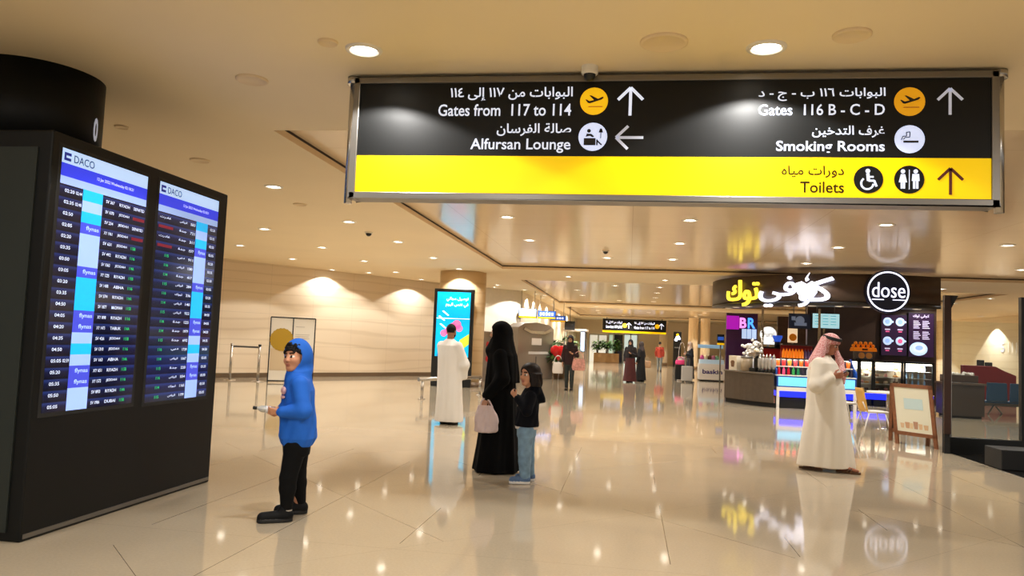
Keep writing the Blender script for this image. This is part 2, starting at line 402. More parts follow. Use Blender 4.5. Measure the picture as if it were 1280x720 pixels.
# ------------------------------------------------------------------ recessed downlights
TRIM = mat('white_trim', (238, 232, 220), .4)
def downlight(p, label, group, power=SPOT_W, ang=130, r=.1, spot=True, blend=.12, emis=LAMP):
    t = thing('ceiling_downlight', label, 'ceiling light', p, 0, group)
    x, y, z = p
    MB().lathe([(r+.035, .0), (r+.03, -.012), (r+.004, -.016), (r, .004)], p, TRIM, 20).build('trim_ring', t)
    MB().lathe([(r, .002), (r*.7, -.006), (.002, -.009)], p, emis, 20).build('lamp', t)
    if spot:
        l = bpy.data.lights.new('spot', 'SPOT'); l.energy = power; l.spot_size = radians(ang); l.spot_blend = blend; l.shadow_soft_size = .05; l.color = (1, .975, .935)
        o = bpy.data.objects.new('spot', l); COL.objects.link(o); o.parent = t; o.location = (0, 0, -.03)
ROWS = [
 ('in the ceiling just before the big sign', [(455, 62), (958, 59)], 3.5),
 ('in the row left of the ceiling recess', [(342, 233), (436.5, 277), (497.6, 302), (541.6, 322), (574, 336)], 3.5),
 ('in the middle row before the marble wall', [(331, 286), (402.6, 309), (455, 326), (495, 340), (526.7, 349)], 3.5),
 ('in the row closest to the marble wall', [(300, 306.5), (365.5, 323.4), (415.4, 337)], 3.5),
 ('in the left corridor row past the column', [(622, 356), (656, 362), (670, 367.6), (678.7, 372), (685.5, 376), (690, 380), (700, 385), (706.6, 388), (714, 392.7)], 3.5),
 ('in the left row of the glossy hall ceiling', [(634, 271), (662, 300), (710, 345.6), (721.6, 362.5), (728, 369), (745.5, 383), (747, 388), (749, 391), (757.5, 398)], 3.5),
 ('in the sparse middle row of the hall ceiling', [(759, 322), (769, 357), (774.4, 375.6), (777.4, 386.6), (779.5, 394.6)], 3.5),
 ('in the long row along the hall axis', [(862.5, 275), (849.6, 304), (840.7, 324), (831.5, 350), (825, 359), (821.5, 366), (819.4, 372), (817, 377), (813, 386.4), (811, 390.6), (808, 397)], 3.5),
 ('in the row before the coffee stand', [(1107.6, 280.6), (1047.5, 309), (1008, 329)], 3.5),
 ('in the row past the coffee stand', [(880.7, 391), (875, 393.4), (870, 395.8), (865.5, 398)], 3.5),
 ('in the ceiling over the right seating area', [(1276.6, 337), (1177.5, 361), (1238, 373), (1192.6, 379)], 3.5),
]
for txt, px, z in ROWS:
    for i, (u, v) in enumerate(px):
        p = gz(u, v, z); inbay = any(a < p.x < b and cc < p.y < d for a, b, cc, d in BAYS)
        if inbay: p = gz(u, v, BZ)
        w = SPOT_W * (1 if p.y < 30 else 1.3 if p.y < 40 else 2.4)
        downlight(tuple(p), 'downlight, %s from the camera %s' % (ORD[i], txt), 'recessed downlights '+txt, w)
# wall washers close to the right-hand wall and to the white wall
for i, y in enumerate((39.0, 33.0, 28.0)):
    downlight((16.3, y, 3.5), 'wall washer %s from the back corner of the far right wall' % ORD[i], 'wall washers of the seating area', 520, 105)
for i, x in enumerate((11.5, 14.3)):
    downlight((x, 45.2, 3.5), '%s wall washer before the cream end wall beyond the seats' % ORD[i], 'wall washers of the end wall', 700, 108)
for i, x in enumerate((-2.06, .92, 3.9, 6.9)):
    downlight((x, 9.7, BZ), 'downlight hidden behind the big sign, %s from the left' % ORD[i], 'downlights behind the big sign')  # the rightmost is out of view, added to light the right side
for i, y in enumerate((12.6, 15.4)):  # lamps added to brighten the underlit right side
    downlight((6.9, y, BZ), 'added downlight over the dark floor zone, %s from the glass partition' % ORD[i], 'added downlights over the dark floor')
for i, (x, y) in enumerate(((-5.25, 29.5), (-3.75, 33.8), (-3.75, 36.6))):
    downlight((x, y, 3.5), '%s small wall washer from the white wall along the corridor corner' % ORD[i], 'wall washers of the corridor', 30, 100)
downlight((-8.6, 24.4, 3.5), 'wall washer close to the marble wall left of the advertising screen', 'wall washers of the marble wall', 90, 112)

# blank round covers and speakers in the ceiling
CAPM = mat('speaker_cover', (236, 214, 176), .6)
for i, (u, v, r, l) in enumerate(((315, 99, .13, 'round ceiling speaker cover above the flight screens'), (830, 52, .16, 'large round ceiling speaker cover above the middle of the big sign'),
        (250, 200, .12, 'round ceiling cover just right of the flight board top'), (375, 255, .11, 'round ceiling cover left of the ceiling recess'), (410, 52, .07, 'small round ceiling cap beside the left near downlight'), (1065, 43, .12, 'faint round ceiling cover above the right half of the sign'),
        (152, 158, .07, 'small round ceiling cap by the black column'))):
    p = gz(u, v, 3.5)
    mb = MB().lathe([(r, 0), (r, -.012), (r*.9, -.02), (r*.86, -.014), (.001, -.014)], p, CAPM, 28)
    solo(mb, 'ceiling_speaker', l, 'ceiling speaker')
for u, v, l in ((461, 290, 'small dark dome sensor on the ceiling left of the recess'), (757, 313, 'small black dome sensor on the glossy hall ceiling')):
    z = 3.5 if u < 500 else BZ; p = gz(u, v, z)
    t = thing('ceiling_sensor', l, 'sensor', tuple(p))
    MB().cyl(p, p-EZ*.03, .08, TRIM, n=20).build('mount', t); MB().ball(p-EZ*.03, (.06, .06, .06), BLACK).build('dome', t)

# ================================================================== overhead sign
SY = 5.75
def sx(u, v): p = at(u, v, SY-.062); return p.x, p.z
tl, br = sx(446, 97), sx(1243, 259)
SX0, SX1 = sx(440, 170)[0], sx(1249, 175)[0]; SZ1 = 3.47; SZ0 = sx(850, 253)[1]; SPL = sx(850, 196)[1]
sign = thing('overhead_sign', 'long black and yellow hanging direction sign to gates, lounge and toilets', 'sign', ((SX0+SX1)/2, SY, SZ0))
SBLK = mat('sign_black', (14, 15, 15), .42, spec=.25); SYEL = mat('sign_yellow', (246, 206, 0), .4, emit=.48, ecol=(255, 216, 0), spec=.25)
SIL = mat('sign_silver', (128, 124, 118), .35, .85)
MB().bb(SX0+.03, SX1-.03, SY-.05, SY+.1, SZ0+.04, SZ1-.03, mat('sign_box', (60, 58, 54), .5)).build('housing', sign)
MB().bb(SX0+.045, SX1-.045, SY-.06, SY-.045, SPL, SZ1-.05, SBLK).build('black_panel', sign)
MB().bb(SX0+.045, SX1-.045, SY-.06, SY-.045, SZ0+.05, SPL, SYEL).build('yellow_panel', sign)
f = MB(); f.bb(SX0, SX1, SY-.075, SY+.12, SZ1-.05, SZ1, SIL); f.bb(SX0, SX1, SY-.075, SY+.12, SZ0, SZ0+.05, SIL)
f.bb(SX0, SX0+.05, SY-.075, SY+.12, SZ0, SZ1, SIL); f.bb(SX1-.05, SX1, SY-.075, SY+.12, SZ0, SZ1, SIL); f.build('frame', sign, .006)
for x in (SX0-.035, SX1+.035):
    p = MB().cyl((x, SY+.02, SZ0-.03), (x, SY+.02, 3.5), .032, CHROME, n=20); p.cyl((x, SY+.02, 3.44), (x, SY+.02, 3.5), .055, CHROME, n=20); p.build('post', sign)
def stxt(t, u0, v0, u1, v1, m, bold):
    vm, um = (v0+v1)/2, (u0+u1)/2
    mb = MB().fit(t, (0, SY-.0625, 0), EX, EZ, sx(u0, vm)[0], sx(u1, vm)[0], sx(um, v1)[1], sx(um, v0)[1], m, bold); mb.flat = True
    mb.build('lettering', sign)
BRN = mat('sign_brown_ink', (48, 34, 4), .6, spec=.1)
LW = mat('sign_white', (150, 156, 172), .5, emit=.95, ecol=(236, 240, 255), spec=.1); LG = mat('sign_white_dim', (190, 196, 214), .5, emit=.45)
stxt(ar('البوابات من ١١٧ إلى ١١٤'), 563, 109, 716, 126, LW, .014); stxt('Gates from  117 to 114', 548, 130, 714, 145, LW, .012)
stxt(ar('صالة الفرسان'), 621, 154, 714, 170, LW, .014); stxt('Alfursan Lounge', 588, 173, 713, 191, LW, .012)
stxt(ar('البوابات ١١٦ ب - ج - د'), 948, 110, 1107, 126, LW, .014); stxt('Gates  116 B - C - D', 948, 130, 1106, 144, LW, .012)
stxt(ar('غرف التدخين'), 1015, 157, 1106, 172, LW, .014); stxt('Smoking Rooms', 970, 176, 1106, 193, LW, .018)
stxt(ar('دورات مياه'), 977, 207, 1055, 222, BRN, .012); stxt('Toilets', 1000, 227, 1055, 241, BRN, .012)
def pict(u, v, rpx, bgm, shapes, name='pictogram'):
    x, z = sx(u, v); r = (sx(u+rpx, v)[0]-sx(u-rpx, v)[0])/2
    mb = MB()
    if bgm: mb.disc((x, SY-.061, z), EX, EZ, r, bgm, (0, -.002, 0))
    for kind, m, *a in shapes:
        o = Vector((x, SY-.0635, z))
        if kind == 'p': mb.prism([(q[0]*r, q[1]*r) for q in a[0]], o, EX, EZ, (0, -.0015, 0), m)
        else: mb.disc(o+EX*a[0]*r+EZ*a[1]*r, EX, EZ, a[2]*r, m, (0, -.0015, 0))
    mb.build(name, sign)
def bar(x0, y0, x1, y1, w):
    d = Vector((x1-x0, y1-y0)); d.normalize(); n = Vector((-d.y, d.x))*w/2
    return [(x0+n.x, y0+n.y), (x0-n.x, y0-n.y), (x1-n.x, y1-n.y), (x1+n.x, y1+n.y)]
PLANE = [('p', INK, [(-.62, .12), (-.52, .12), (-.32, .0), (.0, .08), (-.34, .42), (-.2, .42), (.28, .17), (.6, .32), (.7, .26), (.55, .12), (-.3, -.16), (-.44, -.12)]), ('p', mat('sign_line', (170, 90, 30), .5), bar(-.4, -.4, .62, -.4, .05))]
AMB = mat('sign_amber', (250, 196, 10), .4, emit=.6); AMB2 = mat('sign_amber_dim', (238, 170, 12), .4, emit=.4)
pict(742.5, 126.5, 17.5, AMB, PLANE); pict(1137, 127, 19.5, AMB2, PLANE)
DISC = mat('sign_disc', (200, 214, 250), .4, emit=.85)
pict(741, 171, 18, DISC, [('p', INK, [(-.62, -.1), (.2, -.1), (.2, -.6), (-.62, -.6)]), ('o', INK, -.28, .42, .13), ('p', INK, [(-.42, .22), (-.1, .2), (.1, .02), (-.02, -.04), (-.2, .06), (-.5, .0)]), ('p', INK, bar(.3, -.2, .3, -.6, .1)), ('p', INK, bar(.28, -.25, .62, -.58, .1)), ('p', INK, bar(.55, -.1, .55, .5, .05)), ('p', INK, [(.4, .3), (.7, .3), (.62, .58), (.48, .58)])])
pict(1137, 174, 19, DISC, [('p', INK, bar(-.42, -.18, .58, -.18, .15)), ('p', INK, bar(-.55, -.05, -.45, .2, .06)), ('p', INK, bar(-.45, .2, -.2, .22, .06)), ('p', INK, bar(-.2, .22, -.22, .48, .06)), ('p', INK, bar(-.22, .48, .02, .52, .06)), ('p', INK, bar(-.42, -.02, -.3, .12, .06)), ('p', INK, bar(-.3, .12, .0, .14, .06)), ('p', INK, bar(0, .14, .02, .5, .06))])
WHP = LW
pict(1085.5, 224.5, 18.5, SBLK, [('o', WHP, -.05, .62, .16), ('p', WHP, bar(-.05, .45, .0, -.1, .22)), ('p', WHP, bar(0, -.08, .4, -.08, .16)), ('p', WHP, bar(.38, -.06, .55, -.5, .16)), ('p', WHP, bar(-.02, .2, .35, .2, .13))]
     + [('p', WHP, bar(-.08+.42*cos(t), -.28+.42*sin(t), -.08+.42*cos(t+.42), -.28+.42*sin(t+.42), .14)) for t in np.arange(2.2, 6.2, .4)])
pict(1136.5, 224.5, 19, SBLK, [('o', WHP, -.42, .58, .15), ('p', WHP, [(-.56, .38), (-.28, .38), (-.14, -.2), (-.7, -.2)]), ('p', WHP, bar(-.5, -.15, -.5, -.65, .14)), ('p', WHP, bar(-.34, -.15, -.34, -.65, .14)),
      ('p', WHP, bar(0, -.7, 0, .7, .05)), ('o', WHP, .42, .58, .15), ('p', WHP, [(.2, .4), (.64, .4), (.68, -.1), (.16, -.1)]), ('p', WHP, bar(.32, 0, .32, -.65, .16)), ('p', WHP, bar(.52, 0, .52, -.65, .16))])
UPA = [bar(0, -.95, 0, .9, .2), bar(0, .95, -.82, .12, .2), bar(0, .95, .82, .12, .2)]
LFA = [[(-y, x) for x, y in q] for q in UPA]
pict(788, 127, 19, None, [('p', LW, q) for q in UPA], 'arrow'); pict(787, 172, 18, None, [('p', LG, q) for q in LFA], 'arrow')
pict(1187.5, 127, 19, None, [('p', LG, q) for q in UPA], 'arrow'); pict(1188, 227, 19, None, [('p', mat('sign_maroon', (90, 26, 12), .5), q) for q in UPA], 'arrow')

# dome camera on the ceiling in front of the sign
p = gz(738, 88, 3.5); p.y = 5.585; t = thing('dome_camera', 'small white and black security dome camera on the ceiling before the sign', 'security camera', tuple(p))
MB().lathe([(.062, 0), (.062, -.05), (.055, -.062), (.0, -.062)], p, WHITE, 24).build('base', t)
MB().ball(p-EZ*.06, (.046, .046, .05), BLACK, 18).build('dome', t)

# ================================================================== flight information kiosk
KX, KY0, KY1, KZ = -3.88, 4.57, 6.86, 2.74
ksk = thing('flight_information_kiosk', 'tall black kiosk with two lit flight departure screens beside the boy', 'information kiosk', (-4.5, 5.7, 0))
KBL = mat('kiosk_black', (11, 12, 11), .5, spec=.25)
k = MB().bb(-5.1, KX, KY0, KY1, .0, KZ, KBL); k.build('cabinet', ksk, .012)
MB().bb(-4.82, KX-.1, KY0-.012, KY0, .06, KZ-.12, mat('kiosk_side', (40, 45, 42), .45, spec=.3)).build('side_panel', ksk)
MB().bb(KX, KX+.006, KY0+.02, KY1-.02, .02, .05, GREYM).build('foot_strip', ksk)
HDR = mat('screen_header', (176, 208, 252), .3, emit=.95); BLU = mat('screen_blue', (44, 58, 226), .3, emit=.9); HD2 = mat('screen_subheader', (150, 178, 236), .3, emit=.85)
CYA = mat('screen_cyan', (20, 176, 245), .3, emit=.95); PAL = mat('screen_pale', (150, 182, 246), .3, emit=.9); VIO = mat('screen_violet', (62, 72, 206), .3, emit=.9)
def navy():
    m = mat('screen_rows', (10, 14, 40), .12, emit=1); nt = m.node_tree; b = nt.nodes['Principled BSDF']
    tc = N(nt, 'ShaderNodeTexCoord'); s_ = N(nt, 'ShaderNodeSeparateXYZ'); nt.links.new(tc.outputs['Generated'], s_.inputs[0])
    fr = mth(nt, 'FRACT', mth(nt, 'MULTIPLY', s_.outputs[2], 20)); r = N(nt, 'ShaderNodeValToRGB'); e = r.color_ramp.elements
    e[0].color = rgb(5, 6, 14); e[1].color = rgb(13, 20, 56); e[1].position = .5; q = e.new(.8); q.color = rgb(34, 56, 122); q = e.new(.9); q.color = rgb(4, 5, 12)
    nt.links.new(fr, r.inputs[0]); nt.links.new(r.outputs[0], b.inputs['Emission Color']); return m
NAVY = navy(); TXW = mat('screen_text', (214, 228, 255), .4, emit=.9); TXG = mat('screen_green', (40, 200, 110), .4, emit=.8); TXR = mat('screen_red', (120, 24, 44), .4, emit=.5); TXD = mat('screen_ink', (44, 66, 130), .4, emit=.3)
def screen(y0, y1, z0, z1, right):
    """portrait monitor on the kiosk face; e runs along +y (left to right in the photo)"""
    x = KX+.004
    s = MB().bb(KX-.02, KX+.003, y0-.03, y1+.03, z0-.03, z1+.03, BLACKM).build('screen', ksk, .004)
    o = Vector((x, y0, z0)); w, h = y1-y0, z1-z0
    rows = 20; top = h*.865; rh = top/rows
    b = MB().bb(x-.001, x, y0, y1, z0, z0+top, NAVY); b.build('departure_rows', s)
    hd = MB()
    hd.bb(x-.001, x, y0, y1, z0+h*.945, z1, HDR); hd.bb(x-.001, x, y0, y1, z0+h*.895, z0+h*.945, BLU); hd.bb(x-.001, x, y0, y1, z0+top, z0+h*.895, HD2)
    hd.fit('DACO', o+EX*.001, EY, EZ, w*.12, w*.34, h*.955, h*.985, TXD, .01)
    for q in ((.02, .955, .09, .966), (.02, .975, .09, .986), (.02, .966, .04, .975)): hd.bb(x, x+.001, y0+w*q[0], y0+w*q[2], z0+h*q[1], z0+h*q[3], mat('screen_logo', (28, 44, 150), .4, emit=.5))
    hd.fit('12 Jan 2022 Wednesday 02:18:21', o+EX*.001, EY, EZ, w*.38, w*.82, h*.912, h*.928, TXW, .01)
    hd.build('header', s)
    kinds = 'cpcvpppvcccvvpcpvvppcv'
    cc = MB(); c0, c1 = (.24, .46) if not right else (.62, .82)
    for i in range(rows):
        m = {'c': CYA, 'p': PAL, 'v': VIO}[kinds[i]]; z = top-(i+1)*rh
        cc.bb(x-.0005, x+.001, y0+w*c0, y0+w*c1, z0+z, z0+z+rh, m)
        if kinds[i] == 'v': cc.fit('flynas', o+EX*.0015, EY, EZ, w*(c0+.06), w*(c1-.02), z+rh*.25, z+rh*.75, HDR, .01)
    cc.build('airline_column', s)
    rnd = random.Random(3+right)
    dest = ['RIYADH', 'JEDDAH', 'JEDDAH', 'JEDDAH', 'JEDDAH', 'RIYADH', 'JEDDAH', 'RIYADH', 'ABHA', 'RIYADH', 'MADINAH', 'RIYADH', 'TABUK', 'JEDDAH', 'JEDDAH', 'ABHA', 'RIYADH', 'JEDDAH', 'RIYADH', 'DUBAI']
    ad = ['الرياض', 'جدة', 'جدة', 'جدة', 'دبي', 'الرياض', 'جدة', 'الرياض', 'تبوك', 'الرياض']
    for i in range(rows):
        z = top-(i+1)*rh; a, b2 = z+rh*.32, z+rh*.62
        E = o+EX*.001; tx = MB(); tx.flat = True
        if not right:
            tx.fit('0%d:%02d' % (2+i//5, (i*15+20) % 60), E, EY, EZ, w*.05, w*.15, a, b2, TXW, .01)
            if rnd.random() < .4: tx.fit('02:%02d' % rnd.randint(10, 59), E, EY, EZ, w*.165, w*.23, a, b2, TXW, .01)
            tx.fit('%s %d' % ('SV' if kinds[i] != 'v' else 'XY', rnd.randint(100, 1999)), E, EY, EZ, w*.5, w*.6, a, b2, TXW, .01)
            tx.fit(dest[i], E, EY, EZ, w*.66, w*.79, a, b2, TXW, .01)
            if i in (0, 2): tx.fit('DEPARTED', E, EY, EZ, w*.84, w*.98, a, b2, TXW, .01)
            elif i in (1, 3): tx.bb(x-.0005, x+.001, y0+w*.84, y0+w*.99, z0+a, z0+b2, TXR)
            else: tx.fit('11%d%s' % (4+i % 3, 'AB '[i % 3]), E, EY, EZ, w*.84, w*.9, a, b2, TXG, .01)
        else:
            tx.fit('0%d:%02d' % (2+i//5, (i*15+20) % 60), E, EY, EZ, w*.87, w*.96, a, b2, TXW, .01)
            tx.fit('%d' % rnd.randint(100, 1999), E, EY, EZ, w*.52, w*.6, a, b2, TXW, .01)
            tx.fit(ar(ad[i % 10]), E, EY, EZ, w*.34, w*.46, a, b2, TXW, .01)
            if i in (0, 2): tx.fit(ar('غادرت'), E, EY, EZ, w*.03, w*.2, a, b2, TXW, .01)
            elif i in (1, 3): tx.bb(x-.0005, x+.001, y0+w*.02, y0+w*.24, z0+a, z0+b2, TXR)
            else: tx.fit('11%d' % (4+i % 3), E, EY, EZ, w*.14, w*.2, a, b2, TXG, .01)
        tx.build('lettering', s)
a, b = ax_(80, 184, KX), ax_(49, 516, KX); c_, d = ax_(185, 222, KX), ax_(163, 505, KX)
screen((a.y+b.y)/2, (c_.y+d.y)/2, (b.z+d.z)/2, (a.z+c_.z)/2, 0)
a, b = ax_(200, 228, KX), ax_(180, 502, KX); c_, d = ax_(273, 250, KX), ax_(257, 496, KX)
screen((a.y+b.y)/2, (c_.y+d.y)/2, (b.z+d.z)/2, (a.z+c_.z)/2, 1)
# round black column head over the kiosk
cc = MB().cyl((-5.0, 5.65, KZ+.02), (-5.0, 5.65, 3.5), .52, KBL, n=64); col = thing('column', 'round black column rising behind the flight screens to the ceiling', 'column', (-5.0, 5.65, KZ))
cc.build('shaft', col)
tt = MB(); v, f_ = text_geo('0', .04)
vs_ = [(-5.0+.5235*cos(.12-px*.26), 5.65+.5235*sin(.12-px*.26)*1, 2.98+pz*.26) for px, pz in [(-q[0], q[1]) for q in v]]
tt.add(vs_, f_, LG); tt.flat = True; tt.build('lettering', col)

# ================================================================== organic surfaces: signed distance volumes -> one continuous mesh
import openvdb
def V3(*a): return np.array(a, dtype=np.float64)
class SDF:
    def __init__(s, lo, hi, vox=.006):
        s.lo = np.array(lo, float); s.vox = vox; n = tuple(np.ceil((np.array(hi)-s.lo)/vox).astype(int)+1)
        s.D = np.ones(n, np.float32); s.B = np.ones(n, np.float32); s.M = np.zeros(n, np.int8)
    def put(s, fn, lo, hi, k, m, sub=False):
        i0 = np.maximum(np.floor((np.array(lo)-k-s.vox*3-s.lo)/s.vox).astype(int), 0)
        i1 = np.minimum(np.ceil((np.array(hi)+k+s.vox*3-s.lo)/s.vox).astype(int)+1, s.D.shape)
        if (i1 <= i0).any(): return s
        w = tuple(slice(a, b) for a, b in zip(i0, i1))
        x, y, z = np.meshgrid(*[s.lo[j]+np.arange(i0[j], i1[j])*s.vox for j in range(3)], indexing='ij', sparse=True)
        d = fn(x, y, z).astype(np.float32); c = s.D[w]
        if sub:
            d = -d; h = np.maximum(k-np.abs(c-d), 0)/k; s.D[w] = np.maximum(c, d)+h*h*k/4
            if m is not None:
                q = (d > c-s.vox) & (d > -3*s.vox); s.M[w] = np.where(q, m, s.M[w])
        else:
            h = np.maximum(k-np.abs(c-d), 0)/k; s.D[w] = np.minimum(c, d)-h*h*k/4
            b = s.B[w]; q = d < b; s.B[w] = np.where(q, d, b); s.M[w] = np.where(q, m, s.M[w])
        return s
    def cap(s, a, b, ra, rb, m=0, k=.02, sub=False):
        a, b = np.array(a, float), np.array(b, float); ab = b-a; L = max(ab@ab, 1e-9); r = max(ra, rb)
        def fn(x, y, z):
            t = np.clip(((x-a[0])*ab[0]+(y-a[1])*ab[1]+(z-a[2])*ab[2])/L, 0, 1)
            return np.sqrt((x-a[0]-t*ab[0])**2+(y-a[1]-t*ab[1])**2+(z-a[2]-t*ab[2])**2)-(ra+(rb-ra)*t)
        return s.put(fn, np.minimum(a, b)-r, np.maximum(a, b)+r, k, m, sub)
    def ell(s, c, r, m=0, k=.02, R=None, sub=False):
        c, r = np.array(c, float), np.array(r, float); R = np.eye(3) if R is None else np.array(R)  # columns = local axes
        def fn(x, y, z):
            p = (x-c[0], y-c[1], z-c[2]); q = [R[0, j]*p[0]+R[1, j]*p[1]+R[2, j]*p[2] for j in range(3)]
            k0 = np.sqrt(sum((q[j]/r[j])**2 for j in range(3))); k1 = np.sqrt(sum((q[j]/r[j]**2)**2 for j in range(3)))+1e-9
            return k0*(k0-1)/k1
        e = np.sqrt(((R*r)**2).sum(1))
        return s.put(fn, c-e, c+e, k, m, sub)
    def stack(s, sec, m=0, k=.02, ang=0, fold=None, sub=False):
        """sec: (z, cx, cy, rx, ry) bottom to top; fold: (count, amplitude at bottom, amplitude at top, twist)"""
        a = np.array(sorted(sec), float); z0, z1 = a[0, 0], a[-1, 0]; ca, sa = cos(ang), sin(ang)
        def fn(x, y, z):
            cx, cy, rx, ry = (np.interp(z, a[:, 0], a[:, j]) for j in range(1, 5))
            dx, dy = x-cx, y-cy; u, v = dx*ca+dy*sa, -dx*sa+dy*ca
            d = (np.sqrt((u/rx)**2+(v/ry)**2)-1)*np.minimum(rx, ry)
            if fold:
                t = np.arctan2(v, u); q = (z-z0)/(z1-z0); am = fold[1]*(1-q)+fold[2]*q
                d = d-am*(np.sin(fold[0]*t+fold[3]*z)+.5*np.sin((2*fold[0]+1)*t-fold[3]*1.7*z+1))
            return np.maximum(d, np.maximum(z0-z, z-z1))
        R = max(a[:, 3].max(), a[:, 4].max())+.06
        return s.put(fn, (a[:, 1].min()-R, a[:, 2].min()-R, z0), (a[:, 1].max()+R, a[:, 2].max()+R, z1), k, m, sub)
    def build(s, name, parent, mats, smooth=1):
        D = s.D
        g = openvdb.FloatGrid(1.0); g.copyFromArray(np.ascontiguousarray(D)); p, q = g.convertToQuads(0.0)
        me = bpy.data.meshes.new(name); o = bpy.data.objects.new(name, me); COL.objects.link(o)
        w = p*s.vox+s.lo
        me.from_pydata(w.tolist(), [], q[:, ::-1].tolist())
        for m in mats: me.materials.append(m)
        c = p[q].mean(1); i = np.clip(np.rint(c).astype(int), 0, np.array(D.shape)-1)
        me.polygons.foreach_set('material_index', s.M[i[:, 0], i[:, 1], i[:, 2]].astype(np.int32)); me.polygons.foreach_set('use_smooth', [True]*len(q))
        me.update()
        bm = bmesh.new(); bm.from_mesh(me)
        if smooth: bmesh.ops.smooth_vert(bm, verts=bm.verts, factor=.5, use_axis_x=True, use_axis_y=True, use_axis_z=True)
        bmesh.ops.recalc_face_normals(bm, faces=bm.faces); bm.to_mesh(me); bm.free()
        o.parent = parent; WM[o.name] = WM[parent.name].copy()
        return o
def frame(yaw, pitch=0, tilt=0):
    """columns forward, left, up for a head or body turned to yaw degrees (0 right of picture, 90 away), pitch up, tilt to its left"""
    y, p, t = radians(yaw), radians(pitch), radians(tilt)
    f = V3(cos(y)*cos(p), sin(y)*cos(p), sin(p)); l = V3(-sin(y), cos(y), 0); u = np.cross(f, l)
    l2 = l*cos(t)-u*sin(t); u2 = u*cos(t)+l*sin(t)
    return np.stack([f, l2, u2], 1)
# body material slots: 0 skin, 1 hair, 2 eye, 3 lips, 4 eye white
def head(S, c, Fm, h, neck, child=0):
    s = h/.24; c = np.array(c, float)
    P = lambda f, l, u: c+Fm@(V3(f, l, u)*s)
    S.ell(P(-.012, 0, .035), V3(.098, .077, .09)*s, 0, .03*s, Fm)
    S.ell(P(.028, 0, -.03), V3(.062, .062+.004*child, .082)*s, 0, .03*s, Fm)
    S.cap(P(.06, -.012, -.095), P(.06, .012, -.095), .02*s, .02*s, 0, .035*s)
    for q in (-1, 1):
        S.ell(P(.082, q*.03, .006), V3(.012, .018, .012)*s, None, .012*s, Fm, sub=True)
        S.ell(P(.076, q*.03, .006), V3(.012, .0145, .0065)*s, 4, .003*s, Fm)
        S.ell(P(.0815, q*.03, .006), V3(.009, .0095, .008)*s, 2, .002*s, Fm)
        S.cap(P(.0875, q*.017, .0315), P(.075, q*.046, .032), .0034*s, .0026*s, 1, .006*s)
        S.ell(P(.066, q*.036, -.028), V3(.02, .022, .02)*s, 0, .03*s, Fm)
        S.ell(P(-.012, q*.077, -.008), V3(.02, .01, .032)*s, 0, .008*s, Fm)
    S.cap(P(.086, 0, .008), P(.102, 0, -.026), .009*s, .013*s, 0, .014*s)
    for q in (-1, 1): S.ell(P(.092, q*.012, -.032), V3(.011, .008, .008)*s, 0, .008*s, Fm)
    S.ell(P(.081, 0, -.058), V3(.012, .02, .0055)*s, 3, .006*s, Fm); S.ell(P(.079, 0, -.067), V3(.012, .017, .006)*s, 3, .006*s, Fm)
    S.cap(P(-.025, 0, -.05), neck, .05*s, .055*s, 0, .03*s)
    return P
def hand(S, w, d, n, size=.18, curl=.5, side=1, m=0, spread=.06):
    """w wrist, d finger direction, n palm normal (fingers curl towards it), side of the thumb along d x n"""
    w = np.array(w, float); d = np.array(d, float)/np.linalg.norm(d); n = np.array(n, float); n = n-d*(n@d); n /= np.linalg.norm(n)
    t = np.cross(d, n)*side; q = size/.18; pl = .085*q
    for j in range(4):
        o = (.03-.02*j)*q; S.cap(w+t*o*.5, w+d*pl+t*o, .014*q, .0115*q, m, .012*q)
        b = w+d*pl+t*o; L = (.062, .07, .065, .05)[j]*q; a = 0; dirv = d+t*spread*(1.5-j)
        dirv /= np.linalg.norm(dirv)
        for g, fr in enumerate((.45, .32, .23)):
            a += curl*(.8 if g == 0 else 1.0); dv = dirv*cos(a)+n*sin(a); e = b+dv*L*fr
            S.cap(b, e, (.0098-.001*g)*q, (.009-.001*g)*q, m, .004*q); b = e
    b = w+d*.025*q+t*.028*q; dv = d*.6+t*.6+n*.4; dv /= np.linalg.norm(dv); e = b+dv*.045*q; S.cap(b, e, .013*q, .011*q, m, .01*q)
    dv = d*.9+t*.05+n*.45; dv /= np.linalg.norm(dv); S.cap(e, e+dv*.035*q, .0105*q, .0085*q, m, .005*q)
def arm(S, sh, el, wr, r=(.045, .036, .026), m=0):
    S.cap(sh, el, r[0], r[1], m, .02); S.cap(el, wr, r[1], r[2], m, .02)
def leg(S, hp, kn, an, r=(.075, .05, .034), m=0):
    S.cap(hp, kn, r[0], r[1], m, .03); mid = np.array(kn)*.65+np.array(an)*.35
    S.cap(kn, mid, r[1], r[1]*.96, m, .02); S.cap(mid, an, r[1]*.96, r[2], m, .02)
def foot(S, heel, toe, w=.035, m=0):
    heel, toe = np.array(heel, float), np.array(toe, float); S.cap(heel+V3(0, 0, .01), toe, w*.95, w*.62, m, .02)
